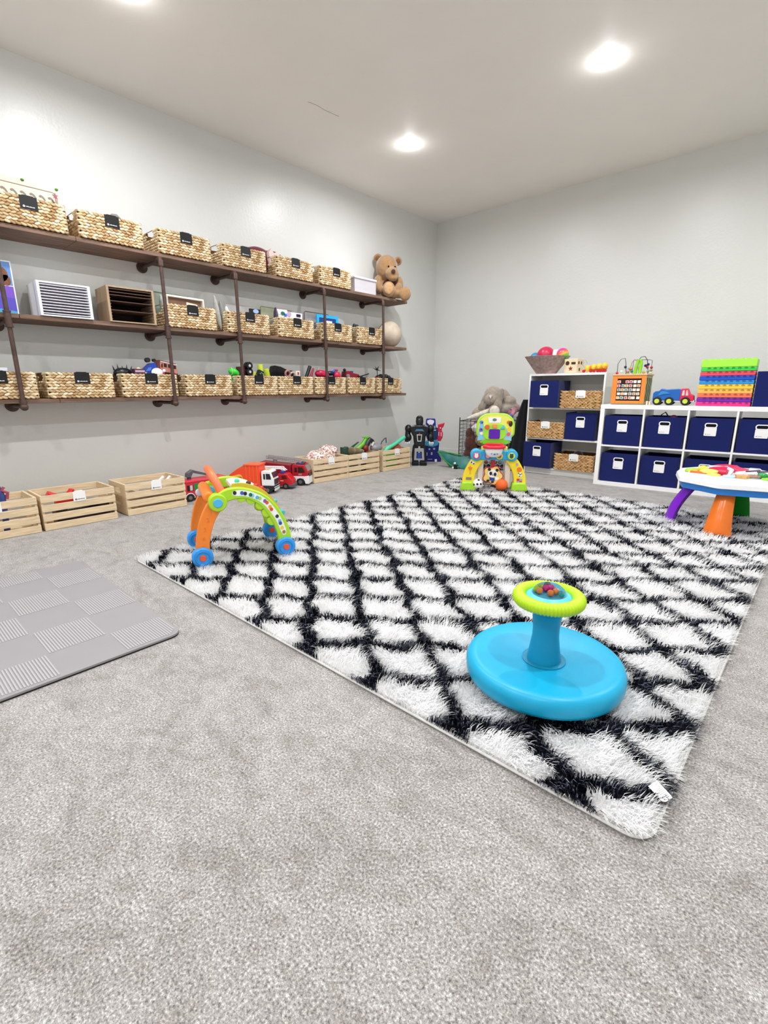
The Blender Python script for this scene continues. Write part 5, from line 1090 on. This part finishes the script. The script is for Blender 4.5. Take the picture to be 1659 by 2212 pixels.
MB().prism(rpoly(.20, .14, .05, 6, -.002, .53), -.016, -.006).build('button_panel', plastic('#9be03a'), brd, bev=.004)
MB().prism(rpoly(.098, .085, .012, 4, -.002, .51), -.020, -.014).build('screen', plastic('#5a1aa8', .15), brd, bev=.002)
MB().cyl((-.067, -.027, .572), (-.067, -.014, .572), .021, n=24).build('red_button', plastic('#e05a3c'), brd, bev=.003)
MB().prism(rpoly(.04, .036, .008, 4, -.002, .580), -.027, -.014).build('orange_button', plastic('#f08c5a'), brd, bev=.003)
MB().prism([(.045, .555), (.087, .555), (.075, .592)], -.027, -.014).build('blue_button', plastic('#5ab8dc'), brd, bev=.003)
for c, x, z, e in (('#4a8ad8', -.118, .612, .9), ('#7a5ac8', -.12, .545, 1), ('#efe4d0', -.112, .515, .8), ('#c86a28', .118, .612, .9), ('#24222a', .135, .60, 1.5), ('#f0c83a', .125, .548, 1.4), ('#e05a6a', .12, .508, 1)):
    MB().prism(circ(.017, 16, x, z, e), -.0125, -.008).build('character_picture', plastic(c), brd)
MB().prism(circ(.006, 10, -.112, .608), -.0135, -.012).prism(circ(.006, 10, -.118, .55), -.0135, -.012).prism(circ(.004, 10, -.105, .43), -.0135, -.0105).build('dark_eyes', plastic('#20242c'), brd)
# hoop
hp = MB(); hp.M = Matrix.Translation((-.004, -.09, .405)) @ Matrix.Diagonal((1.1, .85, 1, 1)); hp.tor((0, 0, 0), .078, .014, 40, 10); 
hp.build('red_hoop', plastic('#e0283c'), gt)
m = MB(); m.M = Matrix.Translation((-.004, -.09, 0)) @ Matrix.Diagonal((1.1, .85, 1, 1)); m.lathe([(.074, .400), (.070, .37), (.06, .335), (.04, .318), (.0, .315)], n=32)
bk = m.build('white_basket', plastic('#f1eff1'), gt)
MB().prism([(-.035, .352), (-.02, .358), (-.03, .346)], -.158, -.148).prism([(.012, .354), (.034, .352), (.02, .344)], -.158, -.148).prism([(-.014, .347), (-.002, .353), (.01, .347), (-.002, .340)], -.160, -.148).build('basket_print', plastic('#2a6a80'), bk)
MB().prism([(-.085, .39), (.085, .39), (.075, .43), (-.075, .43)], -.05, .0).build('hoop_mount', plastic('#e0283c'), gt, bev=.004)
MB().bx(-.11, -.02, .355, -.075, .02, .40).bx(.085, -.02, .355, .12, .02, .40).build('board_post', plastic('#f0e45a'), gt, bev=.006)
# net of hexagons
m = MB(); a_ = .021
for r in range(13):
    for c in range(9):
        x = -.115+c*a_*1.732*1.15+(a_*.866*1.15 if r % 2 else 0); z = .055+r*a_*1.5*1.15
        if x > .125 or z > .28: continue
        pts = [(x+a_*1.15*math.sin(R(60*k)), .13, z+a_*1.15*math.cos(R(60*k))) for k in range(6)]; m.tube(pts, .0022, 5, closed=True)
m.build('hexagon_net', plastic('#f1efee'), gt)
MB().bx(-.14, .125, .02, .16, .16, .035).build('rear_bar', cream, gt, bev=.004)
MB().bx(-.018, -.02, .20, .016, .0, .30).build('red_post', plastic('#c8283c'), gt, bev=.003)
an = np.linspace(0, 2*PI, 60, endpoint=False)
MB().prism([((.088+.010*math.cos(5*a+.6))*math.cos(a)*.98, .142+(.083+.010*math.cos(5*a+.6))*math.sin(a)) for a in an], -.035, -.02).build('plate_rim', plastic('#c22a34'), gt, bev=.003)
pl_ = MB().prism([((.080+.010*math.cos(5*a+.6))*math.cos(a)*.98, .142+(.075+.010*math.cos(5*a+.6))*math.sin(a)) for a in an], -.040, -.03).build('yellow_plate', plastic('#f0d072'), gt, bev=.002)
MB().prism(circ(.043, 26, .0, .160, .86), -.0425, -.038).prism(circ(.02, 18, .035, .115, .7), -.0425, -.038).build('panda_face', plastic('#f4f2ec'), pl_)
MB().prism(circ(.014, 14, -.032, .196), -.044, -.038).prism(circ(.014, 14, .036, .190), -.044, -.038).prism(circ(.013, 14, -.018, .160, 1.3), -.0445, -.040).prism(circ(.013, 14, .020, .152, 1.3), -.0445, -.040).prism(circ(.006, 10, -.001, .146, .7), -.0445, -.040).prism(circ(.014, 12, -.04, .095, .7), -.044, -.038).prism(circ(.014, 12, .0, .082, .7), -.044, -.038).build('panda_black_patches', plastic('#26222a'), pl_)
MB().prism([(-.03, .125), (.02, .118), (.018, .092), (-.024, .096)], -.0435, -.039).build('blue_vest', plastic('#24449c'), pl_)
# balls
q = ball('toy_football', 'small white football with black patches in front of the toy goal', (1.998, -1.995, GZ+.058), .052, '#f4f4f4')
m = MB()
for az, el in ((-62, 8), (-25, 8), (-100, 0), (10, 10), (-45, 55), (-45, -42), (60, 30), (150, 0), (100, -30), (-150, 10)):
    d_ = Vector((math.cos(R(az))*math.cos(R(el)), math.sin(R(az))*math.cos(R(el)), math.sin(R(el)))); m.cyl(d_*.0495, d_*.0528, .012, .0105, n=5)
m.build('black_patches', plastic('#1a1a1c'), q)
ball('toy_basketball', 'small orange ball in front of the toy goal', (2.178, -1.882, GZ+.056), .054, '', m=mat('orange_ball', '#f2672c', .6, bump=.6, bs=160))

# ------------------------------------------------------------------ arched baby walker
WA = R(67.3)
wk = thing('baby_walker', 'orange and lime green arched baby walker with blue wheels on the rug corner', 'baby walker', (1.952, -4.655, .018), WA)
orange, orange2, lime2, sky2 = plastic('#f0842e'), plastic('#f8764a'), plastic('#a8d62c'), plastic('#2f96e6')
WD = .40
for side, (y0, y1) in enumerate(((-.004, .034), (WD-.034, WD+.004))):
    nearside = side == 0
    o_ = arc_pts([(.095, .372), (.165, .405), (.255, .402), (.36, .355), (.435, .265), (.482, .155), (.492, .062)], 42)
    i_ = arc_pts([(.10, .300), (.165, .338), (.25, .345), (.325, .302), (.378, .225), (.412, .135), (.418, .062)], 42)
    ga = MB().strip(o_, i_, y0, y1).build('green_arch', lime2, wk, bev=.006)
    sc_ = MB()
    for x, z in ((.235, .352), (.285, .335), (.33, .300), (.362, .255), (.388, .205)): sc_.cyl((x, y0+.004, z), (x, y1-.004, z), .026, n=20)
    sc_.build('scalloped_edge', lime2, ga, bev=.003)
    oo = arc_pts([(-.018, .052), (-.012, .14), (.012, .24), (.05, .32), (.085, .365)], 28); io = arc_pts([(.052, .052), (.056, .13), (.082, .22), (.115, .28), (.145, .31)], 28)
    oa = MB().strip(oo, io, y0+.003, y1-.003).build('orange_leg', orange, wk, bev=.006)
    hb = MB().cyl((.112, y0-.012, .338), (.112, y1+.012, .338), .047, n=36).build('pivot_hub', lime2, wk, bev=.006)
    MB().cyl((.112, y0-.018, .338), (.112, y1+.018, .338), .024, n=28).build('blue_cap', plastic('#4fb4ea'), hb, bev=.004)
    for x in (.012, .455):
        wv = MB().cyl((x, y0-.016, .052), (x, y1-.004, .052), .054, n=44).build('wheel', sky2, wk, bev=.008)
        MB().tor((x, y0-.017, .052), .036, .005, 32, 8, 'Y').build('wheel_rim', plastic('#2a86d0'), wv)
        MB().cyl((x, y0-.022, .052), (x, y0-.01, .052), .017, n=24).build('wheel_cap', plastic('#e2542c'), wv, bev=.003)
    if nearside:
        mid = [((a[0]+b[0])/2, (a[1]+b[1])/2+.002) for a, b in zip(o_, i_)][9:38]
        so, si = [], []
        for k, p in enumerate(mid):
            a = mid[max(0, k-1)]; b = mid[min(len(mid)-1, k+1)]; d_ = Vector((b[0]-a[0], b[1]-a[1])).normalized(); e = min(1, (k+.4)/2, (len(mid)-k-.6)/2)**.5*.0155
            so.append((p[0]-d_.y*e, p[1]+d_.x*e)); si.append((p[0]+d_.y*e, p[1]-d_.x*e))
        sk = MB().strip(so, si, y0-.0012, y0+.004).build('animal_sticker', plastic('#e9f2ee'), ga)
        cc = ['#26282c', '#f4f4f4', '#4a5fb0', '#26282c', '#2f6b46', '#7fc8e4', '#5ab0d8', '#a8d060', '#8a5aa8', '#e05a2e', '#f0a030', '#e8452e', '#f6f6f6', '#2c2f36', '#6fb4e0', '#3e4c9c', '#efc640', '#a8752c']
        dots = {}
        for k, c in enumerate(cc):
            p = mid[1+int(k*(len(mid)-3)/(len(cc)-1))]; dots.setdefault(c, MB()).prism(circ(.0098, 10, p[0]+.003*math.sin(5*k), p[1]+.003*math.cos(7*k), 1.1), y0-.0022, y0)
        for c, m in dots.items(): m.build('animal_picture', plastic(c), sk)
        nb_ = MB()
        for k, (x, z) in enumerate(((.018, .10), (.026, .15), (.038, .20), (.056, .25), (.075, .29))): nb_.text('54321'[k], .032, (x, y0+.0022, z), .0012)
        nb_.build('embossed_numbers', plastic('#ee7a24'), oa)
    else:
        MB().sph((.05, y0-.004, .33), (.022, .006, .022), 16, 8).build('white_button', plastic('#d9d2e4'), oa)
# orange handle spanning both sides
MB().tube([(.145, .025, .365), (.132, .035, .40), (.115, .055, .445), (.102, .10, .475), (.098, .2, .482), (.102, WD-.10, .475), (.115, WD-.055, .445), (.132, WD-.035, .40), (.145, WD-.025, .365)], .021, 14).build('handle', orange2, wk)
MB().cyl((.075, .03, .362), (.075, .37, .362), .030, n=24).build('orange_bridge', orange, wk, bev=.01)
# activity panel between the arches
po = arc_pts([(.20, .408), (.27, .404), (.36, .362), (.43, .28), (.47, .19), (.485, .10)], 36); pi2 = [(x*.955+.003, z*.955) for x, z in po]
apn = MB().strip(po, pi2, .09, .31).build('activity_panel', plastic('#ece7dc'), wk, bev=.003)
MB().strip([(x*1.02-.002, z*1.02) for x, z in po], pi2, .082, .092).build('yellow_rim', plastic('#e0c040'), apn)
for (x, y, z, c) in ((.335, .13, .385, '#c22a30'), (.365, .12, .37, '#c22a30'), (.30, .15, .40, '#3a2426'), (.385, .15, .35, '#8c1f2a'), (.44, .14, .285, '#2fb6b8'), (.24, .16, .415, '#38c8a0')):
    MB().sph((x, y, z), .014, 14, 10).build('bead', plastic(c), apn)
MB().cyl((.46, .035, .235), (.46, .37, .235), .012, n=14).build('cross_bar', plastic('#49b0c8'), wk)

# ------------------------------------------------------------------ sit and spin disc
SP = (3.75, -4.44, .052)
sp_ = thing('spinning_seat_toy', 'bright blue sit on spinning disc with a lime ribbed steering wheel', 'spinning toy', SP, R(22))
cy, cyd = plastic('#0ea4cf', .38), plastic('#0d87ac', .4)
MB().lathe([(0, .048), (.06, .046), (.075, .049), (.16, .056), (.205, .0625), (.223, .061), (.234, .053), (.240, .038), (.239, .012), (.234, .0), (.22, -.004), (0, -.004)], n=96).build('seat_disc', cy, sp_, ang=60)
MB().lathe([(0, -.004), (.17, -.004), (.175, -.012), (.175, -.036), (0, -.036)], n=48).build('base_foot', cyd, sp_)
MB().lathe([(.066, .0465), (.066, .051), (.058, .0525), (.05, .051), (.05, .046)], n=48).build('collar_ring', cyd, sp_)
MB().lathe([(.052, .044), (.049, .065), (.044, .10), (.040, .13), (.040, .16), (.043, .19), (.045, .212), (.058, .218), (.075, .236), (.074, .246), (0, .246)], n=48).build('centre_post', plastic('#0f8fb8', .35), sp_, ang=70)
st = MB(); st.tor((0, 0, .256), .087, .0195, 240, 14, rip=.0018, nrip=60); st.build('steering_wheel', plastic('#b4dc1e', .4), sp_, ang=80)
MB().lathe([(0, .268), (.045, .268), (.053, .273), (.060, .268), (.070, .262), (.07, .236), (0, .236)], n=48).build('wheel_centre', plastic('#5cc6ea', .35), sp_, ang=60)
m = MB()
m.lathe([(.050*math.cos(a), .269+.034*math.sin(a)) for a in np.linspace(0, PI/2-.001, 12)], n=40)
m.build('clear_dome', mat('dome', '#ffffff', .03, .5, trans=1, ior=1.12), sp_, ang=80)
for k, (x, y, c) in enumerate(((-.026, -.012, '#d8804a'), (.004, -.02, '#e0763f'), (.018, -.004, '#e08850'), (-.01, .008, '#c22a86'), (.004, .014, '#c83a94'), (-.024, .012, '#8fae3c'), (.034, -.016, '#2a8c94'), (-.006, .028, '#5a6a74'), (-.036, .0, '#a8c440'))):
    MB().sph((x, y, .279), .0098, 18, 12).build('rattle_bead', plastic(c, .15), sp_)
# ------------------------------------------------------------------ activity table
TA = (3.885, -1.86, .024)
tb = thing('activity_table', 'white and blue activity table on purple, orange, green and yellow legs', 'activity table', TA, 0)
def ngon(r, z=None, n=8, a0=-97, rr=.09):
    P = [Vector((r*math.cos(R(a0+360*k/n)), r*math.sin(R(a0+360*k/n)))) for k in range(n)]; o = []
    for k in range(n):
        a, b, c = P[k-1], P[k], P[(k+1) % n]
        for t in (0, .25, .5, .75, 1):
            p = b+(a-b)*rr*(1-t)**2+(c-b)*rr*t**2; o.append((p.x, p.y))
    return o
def loft(rings):
    m = MB(); vs = []; fs = []; n = len(rings[0][0])
    for ring, z in rings: vs += [(x, y, z) for x, y in ring]
    for j in range(len(rings)-1):
        for i in range(n): a = j*n; fs.append((a+i, a+(i+1) % n, a+n+(i+1) % n, a+n+i))
    fs.append(tuple(range(n))[::-1]); fs.append(tuple(range((len(rings)-1)*n, len(rings)*n))); return m.add(vs, fs)
loft([(ngon(.30), .243), (ngon(.335), .250), (ngon(.345), .288)]).build('blue_underside', plastic('#2c82d6'), tb, ang=50)
loft([(ngon(.345), .2885), (ngon(.362), .294), (ngon(.358), .318), (ngon(.335), .343), (ngon(.30), .3445)]).build('white_rim', plastic('#f4f4f6', .3), tb, ang=30)
for nm, c, a in (('purple_leg', '#7a1fc4', -166), ('orange_leg', '#f07a26', -92), ('green_leg', '#128a1e', 88), ('yellow_leg', '#f0cf2c', 0)):
    m = MB(); m.M = Euler((0, 0, R(a))).to_matrix().to_4x4(); vs = []; fs = []; K = 12
    for k in range(K+1):
        t = k/K; r = .215+.115*math.sin(t*PI/2*.95); z = .262*(1-t)-.006*t; wd_ = .048+.028*t; dx_ = .036-.006*t
        for (yy, rr_) in ((-wd_, 0), (-wd_*.55, dx_), (0, dx_*1.4), (wd_*.55, dx_), (wd_, 0), (wd_*.5, -dx_*.7), (-wd_*.5, -dx_*.7)): vs.append((r+rr_+.0, yy, z))
    for k in range(K):
        for i in range(7): a2 = k*7; fs.append((a2+i, a2+(i+1) % 7, a2+7+(i+1) % 7, a2+7+i))
    fs.append(tuple(range(7))[::-1]); fs.append(tuple(range(K*7, K*7+7))); m.add(vs, fs); m.build(nm, plastic(c, .25), tb, ang=60)
def tp(nm, c, m, par=tb, bev=.003): return m.build(nm, plastic(c, .3), par, bev=bev)
tp('play_surface', '#dff0f4', MB().prism(ngon(.30), .343, .348, 'xy'), bev=.001)
tp('green_flower', '#9ed83c', MB().cyl((-.25, -.10, .347), (-.25, -.10, .366), .03, .022, n=10).cyl((-.23, -.04, .347), (-.23, -.04, .362), .03, .02, n=10))
tp('yellow_petal', '#f2e04a', MB().sph((-.215, -.135, .352), (.035, .03, .012), 14, 8).sph((-.19, .0, .36), (.03, .03, .02), 14, 8))
tp('pink_book', '#e02a5c', MB().prism([(-.16, .0), (-.13, .010), (-.08, .016), (-.02, .014), (.0, .002), (.05, -.006), (.05, -.02), (-.16, -.02)], -.03, .12, 'xz')).location = (0, .04, .366)
tp('orange_page', '#f07434', MB().bx(-.235, -.17, .348, -.08, -.09, .362))
tp('yellow_shape', '#f4dc6a', MB().sph((-.13, -.14, .362), (.06, .04, .018), 18, 10).sph((-.095, -.20, .352), (.04, .03, .012), 14, 8))
tp('red_roller', '#cc1f44', MB().cyl((-.075, -.15, .366), (-.03, -.165, .366), .018, n=18))
tp('white_arch', '#f4f4f6', MB().tube([(-.03, -.16, .348), (-.02, -.12, .365), (-.02, -.04, .370), (-.06, .04, .372), (-.16, .05, .368)], .011, 10))
tp('white_keys', '#f6f4f6', MB().box((.06, -.05, .362), (.05, .14, .02), rot=(0, 0, -.5)).box((.12, -.02, .362), (.045, .14, .02), rot=(0, 0, -.6)).box((.18, 0, .36), (.04, .12, .02), rot=(0, 0, -.6)))
tp('dark_keys', '#5a4a5c', MB().box((.09, -.03, .37), (.012, .12, .02), rot=(0, 0, -.55)).box((.15, -.01, .37), (.012, .12, .02), rot=(0, 0, -.6)))
tp('pale_blue_dial', '#c9dcf0', MB().cyl((-.01, -.22, .347), (-.01, -.22, .36), .035, n=22))
tp('tan_star', '#dca86a', MB().prism(star(.045, 5, .055, -.20, .6), .347, .368, 'xy'))
tp('brown_ring', '#9c7c6a', MB().tor((.11, -.16, .36), .028, .009, 24, 8))
tp('green_knob', '#2f9a4c', MB().sph((.15, -.13, .366), (.028, .028, .018), 18, 10))
tp('coral_slider', '#f09a7a', MB().box((.22, -.10, .356), (.09, .04, .018), rot=(0, 0, .5)))
tp('lime_tile', '#a0dc3c', MB().box((.20, -.165, .353), (.10, .045, .012), rot=(0, 0, .8)))
